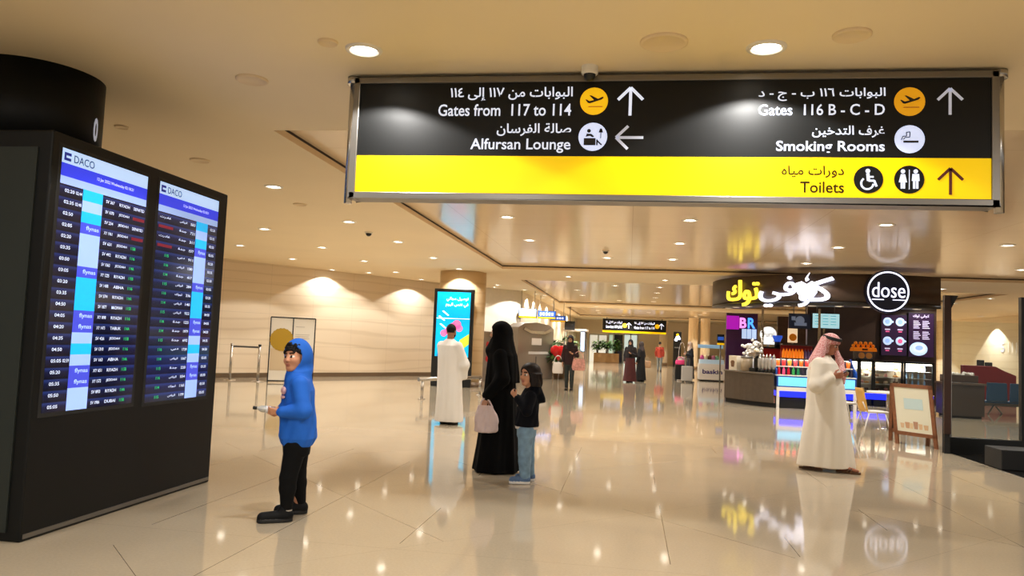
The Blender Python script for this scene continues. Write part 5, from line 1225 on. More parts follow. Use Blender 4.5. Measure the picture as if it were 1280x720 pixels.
# blade sign at the left end
p = at(902, 371, 22.9)
t = thing('blade_sign', 'narrow white lit blade sign at the left end of the coffee canopy', 'sign', (p.x, p.y, p.z-.3))
MB().bb(p.x-.05, p.x+.05, p.y-.3, p.y+.3, p.z-.3, p.z+.24, LETW).build('face', t); MB().bb(p.x+.05, p.x+.1, p.y-.32, p.y+.32, p.z-.32, p.z+.26, BLACKM).build('frame', t)
MB().bb(p.x+.1, p.x+.16, p.y-.05, p.y+.05, p.z+.0, p.z+.08, BLACKM).build('bracket', t)
# round sign
th, zc_ = cyl_hit(1107, 365); nx = Vector((cos(th), sin(th), 0)); tx_ = Vector((-sin(th), cos(th), 0)); o = CC+nx*(CRAD+.03)+EZ*zc_; R_ = .52
ds = thing('round_sign', 'round dark blue sign with white neon ring and lettering above the menu screens', 'sign', tuple(o-EZ*R_))
NVB = mat('sign_navy', (10, 14, 44), .3)
MB().disc(o, tx_, EZ, R_, NVB, nx*.12, 48).build('disc', ds)
mb = MB(); n = 48
for k in range(n): a, b = 2*pi*k/n, 2*pi*(k+1)/n; mb.cyl(o+nx*.13+(tx_*cos(a)+EZ*sin(a))*R_*.9, o+nx*.13+(tx_*cos(b)+EZ*sin(b))*R_*.9, .018, NW, n=8, caps=False)
mb.build('neon_ring', ds)
mb = MB().fit('dose', o+nx*.13, tx_, EZ, -R_*.72, R_*.75, -R_*.28, R_*.42, NW, -.004, dep=tuple(nx*.02)); mb.flat = True
mb.build('lettering', ds)
MB().prism([(-R_*.72, -R_*.36), (-R_*.2, -R_*.36), (-R_*.2, -R_*.4), (-R_*.72, -R_*.4)], o+nx*.13, tx_, EZ, nx*.02, NW).prism([(R_*.2, -R_*.36), (R_*.75, -R_*.36), (R_*.75, -R_*.4), (R_*.2, -R_*.4)], o+nx*.13, tx_, EZ, nx*.02, NW).build('underline', ds)

# serving counter with its clutter
A, B = gz(905, 502), gz(967, 510); A.z = B.z = 0; ctz = at(935, 464, 21.6).z
mid = (A+B)/2; bn = Vector((-(B-A).y, (B-A).x, 0)).normalized(); bn = bn if bn.dot(mid-CC) > 0 else -bn
fr = [A+(B-A)*t_+bn*.1*sin(pi*t_) for t_ in np.linspace(0, 1, 9)]
def cpoly(grow, back): 
    q = [p+bn*grow for p in fr]; q += [B+EY*back, A+EY*back+EX*.1]; return [(p.x, p.y) for p in q]
t = thing('serving_counter', 'dark curved serving counter of the coffee stand left of the drinks cooler', 'counter', (mid.x, mid.y, 0))
CBR = mat('counter_dark', (74, 64, 54), .35, noise=.1)
MB().prism(cpoly(0, .75), (0, 0, .12), EX, EY, (0, 0, ctz-.16), CBR).build('body', t)
MB().prism(cpoly(-.06, .7), (0, 0, 0), EX, EY, (0, 0, .12), BLACKM).build('plinth', t)
MB().prism(cpoly(.04, .8), (0, 0, ctz-.04), EX, EY, (0, 0, .04), mat('counter_top', (96, 88, 78), .25)).build('worktop', t, .006)
def onc(u, back=.35): # a place on the counter top behind pixel u
    f_ = (u-905)/62; p = A+(B-A)*f_-bn*(back-.1*sin(pi*min(max(f_, 0), 1))); return Vector((p.x, p.y, ctz))
p = onc(911, .25); t = thing('paper_bag', 'white paper bag with brown cup print at the left end of the serving counter', 'paper bag', tuple(p)); ang = atan2((B-A).y, (B-A).x)
mb = MB().box(p+EZ*.2, (.3, .2, .4), mat('paper_white', (222, 212, 190), .7), ang); mb.build('body', t, .008)
fx = Vector((cos(ang), sin(ang), 0)); mb = MB().prism([(-.05, .06), (.05, .06), (.08, .2), (.04, .24), (-.04, .24), (-.08, .2)], p+bn*.101+EZ*.03, fx, EZ, bn*.003, mat('print_brown', (110, 76, 46), .6)).build('print', t)
p = onc(926, .3); t = thing('canister', 'grey-beige canister beside the paper bag on the serving counter', 'canister', tuple(p))
MB().lathe([(.001, 0), (.15, 0), (.16, .03), (.155, .36), (.001, .36)], p, mat('canister_beige', (150, 132, 104), .45), 24).build('body', t); MB().lathe([(.165, .36), (.165, .4), (.04, .42), (.03, .45), (.001, .45)], p, GREYM, 24).build('lid', t)
p = onc(921, .62); t = thing('flower_bunch', 'bunch of white flowers standing behind the canister on the serving counter', 'flowers', tuple(p))
MB().lathe([(.001, 0), (.09, 0), (.07, .25), (.1, .42), (.085, .42), (.001, .3)], p, WHITE, 20).build('vase', t)
mb = MB(); rnd = random.Random(5)
for k in range(60): a, r_ = rnd.uniform(0, 6.28), rnd.uniform(0, .26); mb.ball((p.x+r_*cos(a), p.y+r_*sin(a), p.z+.5+rnd.uniform(-.1, .38)*(1-r_*1.5)), (.05, .05, .045), WHITE, 8)
mb.build('blossoms', t)
p = onc(940, .25); t = thing('coffee_machine', 'small black and chrome coffee machine beside the canister', 'coffee machine', tuple(p))
MB().box(p+EZ*.05, (.22, .3, .1), BLACK, ang).box(p+EZ*.3-bn*.08, (.22, .12, .4), BLACK, ang).build('body', t, .01); MB().box(p+EZ*.46, (.24, .3, .1), CHROME, ang).build('head', t, .01); MB().cyl(p+EZ*.41+bn*.06, p+EZ*.36+bn*.06, .035, CHROME).build('group', t); MB().ball(p+EZ*.56, (.07, .07, .07), mat('knob_cream', (226, 206, 170), .5)).build('knob', t)
for i in range(5):
    p = onc(946+i*3.7, .2); t = thing('drink_dispenser', 'clear drinks dispenser %s from the coffee machine on the counter' % ORD[i], 'drinks dispenser', tuple(p), 0, 'row of clear drinks dispensers')
    MB().lathe([(.001, 0), (.06, 0), (.06, .07), (.03, .09), (.001, .09)], p, BLACK, 16).build('base', t); MB().lathe([(.035, .09), (.06, .14), (.06, .34), (.03, .4), (.001, .4)], p, mat('dispenser_clear', (214, 210, 200), .1, trans=.5), 16).build('jar', t); MB().lathe([(.035, .39), (.035, .44), (.012, .46), (.012, .49), (.001, .49)], p, CHROME, 16).build('lid', t)

# open drinks cooler
ky = 20.75; k0, k1 = at(969, 490, ky).x+.03, 5.75
zA, zB, zC, zD, zE = (at(985, v, ky).z for v in (489, 484, 470, 459, 446))
ck = thing('drinks_cooler', 'open drinks cooler glowing blue behind the person in the checked headscarf', 'cooler', ((k0+k1)/2, ky+.35, 0))
BLG = mat('blue_glow', (20, 36, 255), .4, emit=2.2); PBL = mat('pale_blue_panel', (110, 200, 245), .3, emit=.85); BPN = mat('cooler_blue', (24, 74, 160), .4)
MB().bb(k0+.1, k1-.1, ky+.12, ky+.7, 0, zA-.14, BLACKM).build('base', ck); MB().bb(k0+.06, k1-.06, ky+.06, ky+.7, zA-.15, zA, BLG).build('light_strip', ck)
mb = MB().bb(k0, k1, ky-.02, ky+.72, zA, zB, WHITE); mb.build('ledge', ck, .004)
for x in (k0+.035, k1-.035): MB().bb(x-.035, x+.035, ky-.02, ky+.05, 0, zA, WHITE).build('leg', ck)
MB().bb(k0, k1, ky, ky+.7, zB, zC, BPN).build('tank', ck); MB().bb(k0+.04, k1-.04, ky-.012, ky, zB+.03, zC-.03, PBL).build('front_panel', ck)
MB().bb(k0-.02, k1, ky-.01, ky+.3, zC, zC+.025, WHITE).build('shelf', ck); MB().bb(k0-.02, k1, ky+.25, ky+.55, zD, zD+.025, WHITE).build('shelf', ck); MB().bb(k0-.02, k1, ky+.54, ky+.72, zC, zE-.06, mat('cooler_back', (60, 70, 90), .4)).build('back', ck)
for x in (k0, k1): MB().prism([(0, zC), (.7, zC), (.7, zE), (.55, zE), (.26, zD+.04), (0, zD-.08)], (x-.015, ky, 0), EY, EZ, (.03, 0, 0), BPN).build('side_panel', ck)
def bottle(label, p, m, mc, s=1.0, group=None):
    t = thing('drink_bottle', label, 'bottle', tuple(p), 0, group)
    MB().lathe([(.001, 0), (.034*s, 0), (.036*s, .02*s), (.036*s, .13*s), (.014*s, .18*s), (.014*s, .2*s)], p, m, 14).build('body', t); MB().cyl(Vector(p)+EZ*.2*s, Vector(p)+EZ*.225*s, .017*s, mc, n=12).build('cap', t); return t
cols = [('red', (190, 26, 40)), ('pink', (220, 80, 120)), ('red', (170, 20, 40)), ('green', (50, 140, 70)), ('green', (30, 110, 70)), ('dark', (40, 36, 50)), ('pale', (200, 200, 200)), ('crimson', (200, 40, 60)), ('red', (190, 30, 50)), ('violet', (110, 50, 120))]
n_ = 16
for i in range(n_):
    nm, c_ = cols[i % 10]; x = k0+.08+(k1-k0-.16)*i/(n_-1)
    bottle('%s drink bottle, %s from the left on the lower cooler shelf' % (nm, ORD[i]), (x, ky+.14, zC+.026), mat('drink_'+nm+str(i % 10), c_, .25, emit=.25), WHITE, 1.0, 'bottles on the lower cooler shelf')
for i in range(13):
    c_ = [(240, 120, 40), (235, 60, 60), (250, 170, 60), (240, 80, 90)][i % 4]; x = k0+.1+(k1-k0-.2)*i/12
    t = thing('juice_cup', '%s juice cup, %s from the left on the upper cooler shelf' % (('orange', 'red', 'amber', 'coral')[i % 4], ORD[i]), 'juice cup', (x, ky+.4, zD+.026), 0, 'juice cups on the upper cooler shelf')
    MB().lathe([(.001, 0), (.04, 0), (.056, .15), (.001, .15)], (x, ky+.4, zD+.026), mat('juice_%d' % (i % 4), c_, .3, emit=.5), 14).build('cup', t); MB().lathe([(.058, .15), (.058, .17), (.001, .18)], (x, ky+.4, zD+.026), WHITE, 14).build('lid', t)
# back shelf with orange juice
by = 24.2; b0, b1 = at(978, 440, by).x, at(1018, 440, by).x; zb_ = at(998, 448, by).z; zt_ = at(998, 434, by).z
t = thing('juice_shelf', 'dark back shelf of orange juice bottles behind the drinks cooler', 'shelf', ((b0+b1)/2, by+.15, 0))
MB().bb(b0, b1, by, by+.3, 0, zb_, CBR).build('cabinet', t); MB().bb(b0, b1, by+.26, by+.3, zb_, zt_+.05, mat('shelf_red', (150, 30, 26), .5)).build('back', t); MB().bb(b0, b1, by, by+.3, zt_+.05, zt_+.09, CBR).build('top_board', t)
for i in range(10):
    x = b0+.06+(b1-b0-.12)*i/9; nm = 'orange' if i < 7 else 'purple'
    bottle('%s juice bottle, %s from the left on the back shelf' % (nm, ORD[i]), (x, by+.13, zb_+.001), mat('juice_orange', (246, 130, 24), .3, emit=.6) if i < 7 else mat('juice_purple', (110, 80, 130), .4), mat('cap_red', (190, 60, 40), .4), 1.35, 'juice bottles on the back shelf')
# pastry display and fridge
dy = 23.5; z0_, z1_ = at(1100, 491, dy).z, at(1100, 451, dy).z
def case(name, label, cat, u0, u1, lit, shelves, door=False):
    x0, x1 = at(u0, 470, dy).x, at(u1, 470, dy).x; t = thing(name, label, cat, ((x0+x1)/2, dy+.4, 0)); fr = BLACK
    MB().bb(x0+.03, x1-.03, dy+.1, dy+.7, 0, z0_-.2, BLACKM).build('base', t); MB().bb(x0, x1, dy+.05, dy+.72, z0_-.2, z0_-.03, BLG).build('light_strip', t); MB().bb(x0, x1, dy, dy+.75, z0_-.03, z0_, WHITE).build('ledge', t)
    mb = MB(); 
    for a, b, c_, d in ((x0, x0+.05, z0_, z1_), (x1-.05, x1, z0_, z1_), (x0, x1, z1_-.05, z1_), (x0, x1, z0_, z0_+.03)): mb.bb(a, b, dy, dy+.05, c_, d, fr)
    mb.bb(x0, x1, dy, dy+.75, z1_-.05, z1_, fr); mb.build('frame', t)
    MB().bb(x0, x1, dy+.72, dy+.75, z0_, z1_, mat('case_back', (196, 176, 148), .5)).build('back', t)
    MB().bb(x0+.05, x1-.05, dy+.06, dy+.12, z1_-.09, z1_-.05, mat('case_lamp', (255, 238, 214), .4, emit=lit)).build('lamp', t)
    MB().bb(x0+.05, x1-.05, dy+.015, dy+.025, z0_+.03, z1_-.05, GLASS).build('door' if door else 'glass', t)
    zs = [z0_+.03+(z1_-z0_-.12)*k/shelves for k in range(shelves)]
    for z in zs: MB().bb(x0+.05, x1-.05, dy+.08, dy+.72, z, z+.015, mat('shelf_steel', (200, 196, 188), .35, .4)).build('shelf', t)
    if door: MB().bb(x0+.09, x0+.12, dy-.03, dy, z0_+.3, z1_-.3, CHROME).build('handle', t)
    l = bpy.data.lights.new('case_light', 'AREA'); l.energy = lit*9; l.shape = 'RECTANGLE'; l.size = x1-x0-.12; l.size_y = .05; l.color = (1, .93, .84); lo = bpy.data.objects.new('case_light', l); COL.objects.link(lo); lo.parent = t
    lo.location = (0, -.28, z1_-.095); lo.rotation_euler = (radians(28), 0, 0)
    return x0, x1, zs
PC = [mat('pastry_gold', (214, 150, 78), .6, noise=.2, nscale=30), mat('pastry_cream', (236, 214, 182), .6), mat('pastry_choc', (92, 56, 36), .5), mat('pastry_rose', (222, 150, 140), .6)]
for ci, (u0, u1, nm) in enumerate(((1046, 1074, 'left'), (1074, 1092, 'middle'), (1092, 1129, 'right'))):
    x0, x1, zs = case('pastry_display', 'lit glass pastry display, %s section, below the dark menu wall' % nm, 'display case', u0, u1, 7, 4)
    for j, z in enumerate(zs):
        m_ = max(2, int((x1-x0-.15)/.2))
        for i in range(m_):
            x = x0+.14+(x1-x0-.28)*i/max(1, m_-1); k = (i+j*2+ci) % 4; p = (x, dy+.22, z+.016)
            t = thing('pastry', '%s pastry, %s from the left on shelf row %s of the %s pastry display' % (('golden', 'cream', 'chocolate', 'rose')[k], ORD[i], ORD[j], nm), 'pastry', p, 0, 'pastries of the %s display' % nm)
            MB().lathe([(.001, 0), (.075, 0), (.085, .008), (.001, .01)], p, WHITE, 18).build('plate', t)
            mb = MB()
            if k == 0:
                for q in range(5): mb.ball((x-.05+.025*q, p[1]-.012*abs(q-2), p[2]+.04), (.022, .03+.004*(2-abs(q-2)), .026+.006*(2-abs(q-2))), PC[0], 10)
            elif k == 1: mb.lathe([(.001, .01), (.06, .01), (.06, .07), (.05, .08), (.001, .085)], p, PC[1], 16); mb.ball((x, p[1], p[2]+.09), (.015, .015, .015), PC[3], 8)
            elif k == 2: mb.box((x, p[1], p[2]+.045), (.11, .07, .07), PC[2])
            else: mb.lathe([(.001, .01), (.035, .01), (.05, .05), (.045, .07), (.02, .1), (.001, .11)], p, PC[3], 14)
            mb.build('cake', t)
x0, x1, zs = case('glass_fridge', 'small glass-door fridge with blue-lit bottles right of the pastry display', 'fridge', 1130, 1168, 5, 4, True)
for j, z in enumerate(zs):
    for i in range(4):
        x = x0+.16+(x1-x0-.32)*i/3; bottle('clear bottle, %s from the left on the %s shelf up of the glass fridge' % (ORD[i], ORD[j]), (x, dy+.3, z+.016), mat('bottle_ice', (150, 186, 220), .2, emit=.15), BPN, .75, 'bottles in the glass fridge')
# orange juicer on the display
p = at(1079, 451, dy+.3); p.z = z1_+.001; q0_, q1_ = at(1063, 440, p.y), at(1094, 440, p.y); W_ = q1_.x-q0_.x; zq = at(1079, 428, p.y).z
t = thing('orange_juicer', 'orange juicing machine with fruit basket on top of the pastry display', 'juicer', tuple(p)); OR = mat('juicer_orange_glow', (244, 132, 14), .4, emit=.25); h_ = zq-p.z  # OR has a faint glow put in so the orange looks brighter
MB().bb(p.x-W_*.34, p.x+W_*.34, p.y-.12, p.y+.12, p.z, p.z+.04, BLACK).build('base', t); MB().bb(p.x-W_*.36, p.x+W_*.4, p.y+.05, p.y+.14, p.z+.03, p.z+h_*.55, GREYM).build('back', t)
MB().bb(p.x-W_*.3, p.x+W_*.3, p.y-.13, p.y-.12, p.z+.04, p.z+h_*.45, GLASS).build('window', t)
mb = MB().box((p.x, p.y, p.z+h_*.6), (W_, .34, h_*.22), OR, 0, .92); mb.build('hood', t, .02); MB().bb(p.x-W_*.12, p.x+W_*.1, p.y-.18, p.y-.17, p.z+h_*.55, p.z+h_*.65, mat('juicer_panel', (90, 40, 20), .5)).build('panel', t)
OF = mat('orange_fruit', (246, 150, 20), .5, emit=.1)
for k in range(2): MB().disc((p.x-W_*.1+.2*k, p.y-.11, p.z+h_*.25), EX, EZ, .085, OF, (0, .05, 0)).build('press_drum', t)
for i in range(9):
    x = p.x-W_*.4+W_*.8*(i % 5)/4+(.06 if i > 4 else 0); z = p.z+h_*.71+.05+(.0 if i < 5 else .075); b = MB().ball((x, p.y+(.02 if i < 5 else 0), z), (.052, .052, .05), OF, 12)
    t2 = thing('orange', 'orange in the juicer basket, %s from the left in the %s layer' % (ORD[i % 5], 'lower' if i < 5 else 'upper'), 'orange', (x, p.y, z-.05), 0, 'oranges on the juicer'); b.build('fruit', t2); MB().cyl((x, p.y, z+.045), (x, p.y, z+.055), .006, LEAF, n=6).build('stalk', t2)
# menu screens on the dark wall and hanging screens
def board(name, label, u0, v0, u1, v1, y, bgm, paint, hang=False):
    a, b = at(u0, (v0+v1)/2, y), at(u1, (v0+v1)/2, y); zt2, zb2 = at((u0+u1)/2, v0, y).z, at((u0+u1)/2, v1, y).z
    t = thing(name, label, 'screen', ((a.x+b.x)/2, y, zb2)); MB().bb(a.x, b.x, y, y+.07, zb2, zt2, BLACK).build('housing', t, .006)
    f = MB().bb(a.x+.02, b.x-.02, y-.004, y+.01, zb2+.02, zt2-.02, bgm).build('screen', t); mb = MB(); mb.flat = False
    paint(mb, Vector((a.x, y-.006, zb2)), b.x-a.x, zt2-zb2)
    mb.build('picture', t)
    if hang:
        for x in (a.x+.15, b.x-.15): MB().cyl((x, y+.04, zt2-.01), (x, y+.04, hang), .015, GREYM, n=8).build('hanger', t)
MPL = mat('menu_plum', (44, 22, 52), .3, emit=.5); MLB = mat('menu_plate', (190, 216, 244), .4, emit=.9); MPK = mat('menu_pink', (226, 90, 140), .4, emit=.8); MTX = mat('menu_text', (206, 196, 226), .4, emit=.8)
def paint_a(mb, o, w, h):
    for i, (x, z) in enumerate(((.25, .82), (.73, .82), (.25, .36), (.73, .36))):
        mb.disc(o+EX*w*x+EZ*h*z, EX, EZ, w*.17, MLB, (0, -.003, 0)); mb.disc(o+EX*w*x+EZ*h*z-EY*.003, EX, EZ, w*.09, MPK if i == 3 else HD2, (0, -.003, 0)); mb.disc(o+EX*w*(x+.19)+EZ*h*z, EX, EZ, w*.045, MLB, (0, -.003, 0), 12)
        mb.bb(o.x+w*(x-.1), o.x+w*(x+.1), o.y-.003, o.y, o.z+h*(z-.2), o.z+h*(z-.17), MTX); mb.bb(o.x+w*(x-.07), o.x+w*(x+.07), o.y-.003, o.y, o.z+h*(z-.25), o.z+h*(z-.22), MPK)
def paint_b(mb, o, w, h):
    mb.fit(ar('كوفي توك'), o-EY*.001, EX, EZ, w*.18, w*.8, h*.87, h*.96, MTX, .03)
    for j in range(2):
        for i in range(2):
            for k in range(5): mb.bb(o.x+w*(.2+.34*i), o.x+w*(.2+.34*i+.2+.04*((k*7+i) % 3)), o.y-.003, o.y, o.z+h*(.8-.24*j-.038*k), o.z+h*(.818-.24*j-.038*k), MTX)
    mb.disc(o+EX*w*.4+EZ*h*.19, EX, EZ*.8, w*.34, MLB, (0, -.003, 0)); mb.disc(o+EX*w*.42+EZ*h*.2-EY*.003, EX, EZ*.75, w*.22, mat('menu_cup', (220, 232, 246), .4, emit=1), (0, -.003, 0)); mb.disc(o+EX*w*.42+EZ*h*.215-EY*.006, EX, EZ*.7, w*.15, HD2, (0, -.003, 0))
board('menu_screen', 'plum menu screen with four cups on the dark shop wall', 1101, 393, 1134, 445, 25.3, MPL, paint_a); board('menu_screen', 'plum menu screen with one large cup on the dark shop wall', 1135, 391, 1168, 447, 25.3, MPL, paint_b)
def paint_c(mb, o, w, h):
    mb.disc(o+EX*w*.5+EZ*h*.55, EX, EZ, h*.28, mat('screen_grey', (110, 120, 140), .4, emit=.6), (0, -.003, 0)); mb.bb(o.x+w*.25, o.x+w*.8, o.y-.003, o.y, o.z+h*.2, o.z+h*.4, MATS['screen_grey']); mb.bb(o.x+w*.12, o.x+w*.3, o.y-.003, o.y, o.z+h*.55, o.z+h*.8, MATS['screen_grey'])
def paint_d(mb, o, w, h):
    for i in range(3):
        for k in range(4): mb.bb(o.x+w*(.1+.28*i), o.x+w*(.3+.28*i), o.y-.003, o.y, o.z+h*(.8-.18*k), o.z+h*(.84-.18*k), mat('menu_teal', (70, 150, 160), .4, emit=.6))
board('hanging_screen', 'dark hanging screen with grey picture left of the pale menu screen', 986, 392, 1014, 411, 24.6, mat('screen_dark', (20, 26, 44), .3, emit=.4), paint_c, 3.5); board('hanging_screen', 'pale blue hanging menu screen above the checked headscarf', 1015, 391.5, 1050, 411, 24.5, mat('screen_ice', (170, 222, 232), .3, emit=.95), paint_d, 3.5)
mb = MB(); 
# stall with purple neon board
py = 30; a, b = at(908, 410, py), at(947, 410, py); zt2, zb2 = at(925, 395, py).z, at(925, 440, py).z
t = thing('neon_stall', 'purple lit stall wall with pink and blue neon letters behind the serving counter', 'stall', ((a.x+b.x)/2, py, 0)); w = b.x-a.x
MB().bb(a.x, b.x, py, py+.2, 0, zt2+.1, mat('stall_purple', (62, 20, 74), .4)).build('wall', t); MB().bb(a.x, a.x+w*.4, py-.02, py, at(925, 412, py).z, zt2, mat('stall_magenta', (170, 20, 180), .4, emit=.9)).build('magenta_panel', t)
mb = MB().fit('B', (a.x, py-.03, 0), EX, EZ, w*.42, w*.64, at(925, 410, py).z, at(925, 397, py).z, mat('neon_pink', (236, 130, 220), .4, emit=2), .03).fit('R', (a.x, py-.03, 0), EX, EZ, w*.68, w*.92, at(925, 410, py).z, at(925, 397, py).z, mat('neon_blue', (70, 150, 250), .4, emit=2), .03); mb.flat = True; mb.build('lettering', t)
for k in range(3):
    x = a.x+w*(.5+.16*k); MB().bb(x, x+w*.14, py-.03, py, at(925, 423, py).z, at(925, 411, py).z, SGW).build('menu_panel', t)
p = at(901, 424, 33); t = thing('small_totem_sign', 'small dark sign with blue lines and yellow strip left of the purple stall', 'sign', (p.x, 33, 0)); MB().bb(p.x-.14, p.x+.14, 33, 33.1, p.z-.25, p.z+.2, BLACKM).build('face', t); MB().bb(p.x-.14, p.x+.14, 32.98, 33, p.z-.24, p.z-.16, AMB).build('yellow_strip', t); MB().bb(p.x-.12, p.x+.12, 32.98, 33, p.z-.04, p.z+.1, SGB).build('blue_lines', t); MB().cyl((p.x, 33.05, 0), (p.x, 33.05, p.z-.2), .03, GREYM).build('pole', t)
p = at(963, 418, 29); t = thing('round_lit_sign', 'round white lit sign with script lettering behind the drinks dispensers', 'sign', (p.x, 29.45, 0)); MB().disc((p.x, 29.4, p.z), EX, EZ, .29, mat('lit_disc', (250, 250, 246), .4, emit=1.3), (0, .08, 0)).build('disc', t)
mb = MB().fit('Fural', (p.x, 29.39, p.z), EX, EZ, -.17, .2, -.08, .1, mat('script_grey', (120, 110, 90), .5), .0); mb.flat = True; mb.build('lettering', t); MB().bb(p.x-.25, p.x+.3, 29.38, 29.46, p.z-.36, p.z-.26, MATS['lit_disc']).build('lower_plate', t); MB().cyl((p.x, 29.44, 0), (p.x, 29.44, p.z-.28), .04, GREYM).build('pole', t)
p0, p1 = at(945, 433, 28.5), at(990, 433, 28.5); t = thing('red_counter', 'red fronted counter behind the drinks dispensers', 'counter', ((p0.x+p1.x)/2, 28.8, 0)); MB().bb(p0.x, p1.x, 28.5, 29.3, 0, p0.z-.05, mat('counter_red', (170, 22, 24), .4)).build('front', t, .02); MB().bb(p0.x-.04, p1.x+.04, 28.46, 29.34, p0.z-.05, p0.z, BLACK).build('top', t)
p = at(972, 430, 28.7); t = thing('blue_dispenser', 'blue lit dispenser standing on the red fronted counter', 'dispenser', (p.x, 28.75, p0.z)); MB().cyl((p.x, 28.75, p0.z+.001), (p.x, 28.75, p0.z+.2), .1, mat('disp_dark', (20, 24, 60), .4)).build('base', t); MB().lathe([(.1, .2), (.17, .36), (.17, .42), (.001, .42)], (p.x, 28.75, p0.z), mat('disp_blue', (40, 90, 220), .3, emit=.8), 20).build('top', t)
p0, p1 = at(985, 428, 30.5), at(997, 411, 30.5); t = thing('poster', 'small orange and white lit poster behind the drinks cooler', 'poster', ((p0.x+p1.x)/2, 30.5, 0)); MB().bb(p0.x, p1.x, 30.5, 30.58, p0.z, p1.z, mat('poster_cream', (246, 222, 180), .4, emit=.8)).build('sheet', t); MB().disc(((p0.x+p1.x)/2, 30.49, p0.z+.2), EX, EZ, .14, OF, (0, -.01, 0)).build('picture', t); MB().cyl(((p0.x+p1.x)/2, 30.54, 0), ((p0.x+p1.x)/2, 30.54, p0.z), .03, GREYM).build('pole', t)
struct(MB().bb(at(985, 400, 33).x-.4, 9.3, 33, 33.2, 0, 2.9, mat('shop_back_dark', (70, 50, 40), .5, noise=.2)), 'wall_shop_back')

# white-framed table, chairs, A-frame
g = gz(1091, 533); tz = .74
tb = thing('cafe_table', 'pale round cafe table beside the yellow chair', 'table', (5.15, 16.4, 0)); 
MB().cyl((5.15, 16.4, .71), (5.15, 16.4, .74), .4, WHITE, n=40).build('top', tb, .004); MB().cyl((5.15, 16.4, .02), (5.15, 16.4, .71), .04, CHROME).build('stem', tb); MB().lathe([(.001, .03), (.2, .025), (.26, 0)], (5.15, 16.4, 0), CHROME, 32).build('base', tb)
YW = mat('chair_yellow', (206, 160, 78), .45, noise=.05); WSH = mat('chair_white', (222, 218, 212), .4)
def chair(label, x, y, rz):
    """faces +x before turning: the back stands at -x"""
    t = thing('cafe_chair', label, 'chair', (x, y, 0), rz); M = WM[t.name]
    def put(mb, n, **k): mb.v = [tuple(M @ Vector(q)) for q in mb.v]; return mb.build(n, t, **k)
    mb = MB(); n = 8; vs_ = []
    for j in range(7):
        z = .44+.42*j/6
        for i in range(n+1):
            a = -1+2*i/n; wv = .2*(1-.08*(j/6)**2); vs_.append((-.2-.08*(j/6)-.0+.035*a*a, a*wv, z))
    fs = [(j*(n+1)+i, j*(n+1)+i+1, (j+1)*(n+1)+i+1, (j+1)*(n+1)+i) for j in range(6) for i in range(n)]
    mb.add(vs_+[(p[0]-.014, p[1], p[2]) for p in vs_], fs+[tuple(q+len(vs_) for q in f[::-1]) for f in fs], YW, True); 
    L_ = len(vs_); rim = [i for i in range(n+1)]+[j*(n+1)+n for j in range(1, 7)]+[6*(n+1)+i for i in range(n-1, -1, -1)]+[j*(n+1) for j in range(5, 0, -1)]
    mb.f += [[a, b, b+L_, a+L_] for a, b in zip(rim, rim[1:]+rim[:1])]; mb.m += [0]*len(rim); mb.sm += [False]*len(rim)
    put(mb, 'backrest')
    put(MB().prism([(-.2, -.19), (.16, -.21), (.21, -.17), (.21, .17), (.16, .21), (-.2, .19)], (0, 0, .435), EX, EY, (0, 0, .022), WSH), 'seat', bevel=.006)
    for sy in (-1, 1):
        put(MB().tube([(.14, sy*.18, .43), (.25, sy*.22, .006)], .013, WSH, 8), 'leg'); put(MB().tube([(-.14, sy*.18, .43), (-.27, sy*.22, .006)], .013, WSH, 8), 'leg')
        put(MB().tube([(-.16, sy*.17, .43), (.16, sy*.18, .43)], .012, WSH, 8), 'side_bar'); put(MB().tube([(-.17, sy*.16, .44), (-.25, sy*.16, .62)], .011, WSH, 8), 'back_strut')
    return t
g = gz(1091, 545); chair('yellow-backed cafe chair with white legs between the robed person and the menu board', g.x, g.y, radians(6))
g = gz(1060, 528); chair('yellow-backed cafe chair half hidden behind the robed person', 4.55, 17.1, radians(20))
# A-frame board
fl, frr = gz(1119, 554), gz(1172, 562); fl.z = frr.z = 0; d = (frr-fl).normalized(); nr = Vector((d.y, -d.x, 0)); wd = (frr-fl).length; hh = 1.02
t = thing('sandwich_board', 'wooden A-frame board with a pale printed poster by the black pillar', 'sandwich board', tuple((fl+frr)/2)); WD = mat('board_wood', (122, 74, 42), .5, noise=.2, nscale=20)
up = (EZ*.97+EY*.22-EX*.02).normalized(); back0 = fl+Vector((.03, .44, 0)); upb = (fl+up*hh-back0).normalized()
mb = MB()
for x in (0, wd-.06): mb.prism([(x, .0), (x+.06, 0), (x+.06, hh), (x, hh)], fl, d, up, -nr*.03, WD)
for z in (.16, hh-.06): mb.prism([(0, z), (wd, z), (wd, z+.06), (0, z+.06)], fl, d, up, -nr*.032, WD)
mb.build('front_frame', t)
MB().prism([(.06, .22), (wd-.06, .22), (wd-.06, hh-.06), (.06, hh-.06)], fl-nr*.01, d, up, -nr*.012, mat('poster_board', (216, 214, 192), .35)).build('poster', t)
mb = MB(); o = fl-nr*.006
for k, (x, w_, h_, c_) in enumerate(((.18, .05, .08, (206, 176, 140)), (.3, .06, .1, (190, 150, 116)), (.4, .05, .09, (214, 190, 150)), (.5, .06, .12, (176, 136, 108)), (.62, .05, .09, (208, 176, 136)), (.74, .06, .08, (196, 164, 126)))): mb.prism([(wd*x, .28), (wd*x+w_, .28), (wd*x+w_*1.2, .28+h_), (wd*x-w_*.2, .28+h_)], o, d, up, -nr*.002, mat('poster_cup_%d' % k, c_, .5))
mb.prism([(wd*.3, .6), (wd*.75, .6), (wd*.75, .78), (wd*.3, .78)], o, d, up, -nr*.002, mat('poster_sky', (184, 206, 206), .5)); mb.build('print', t)
mb = MB()
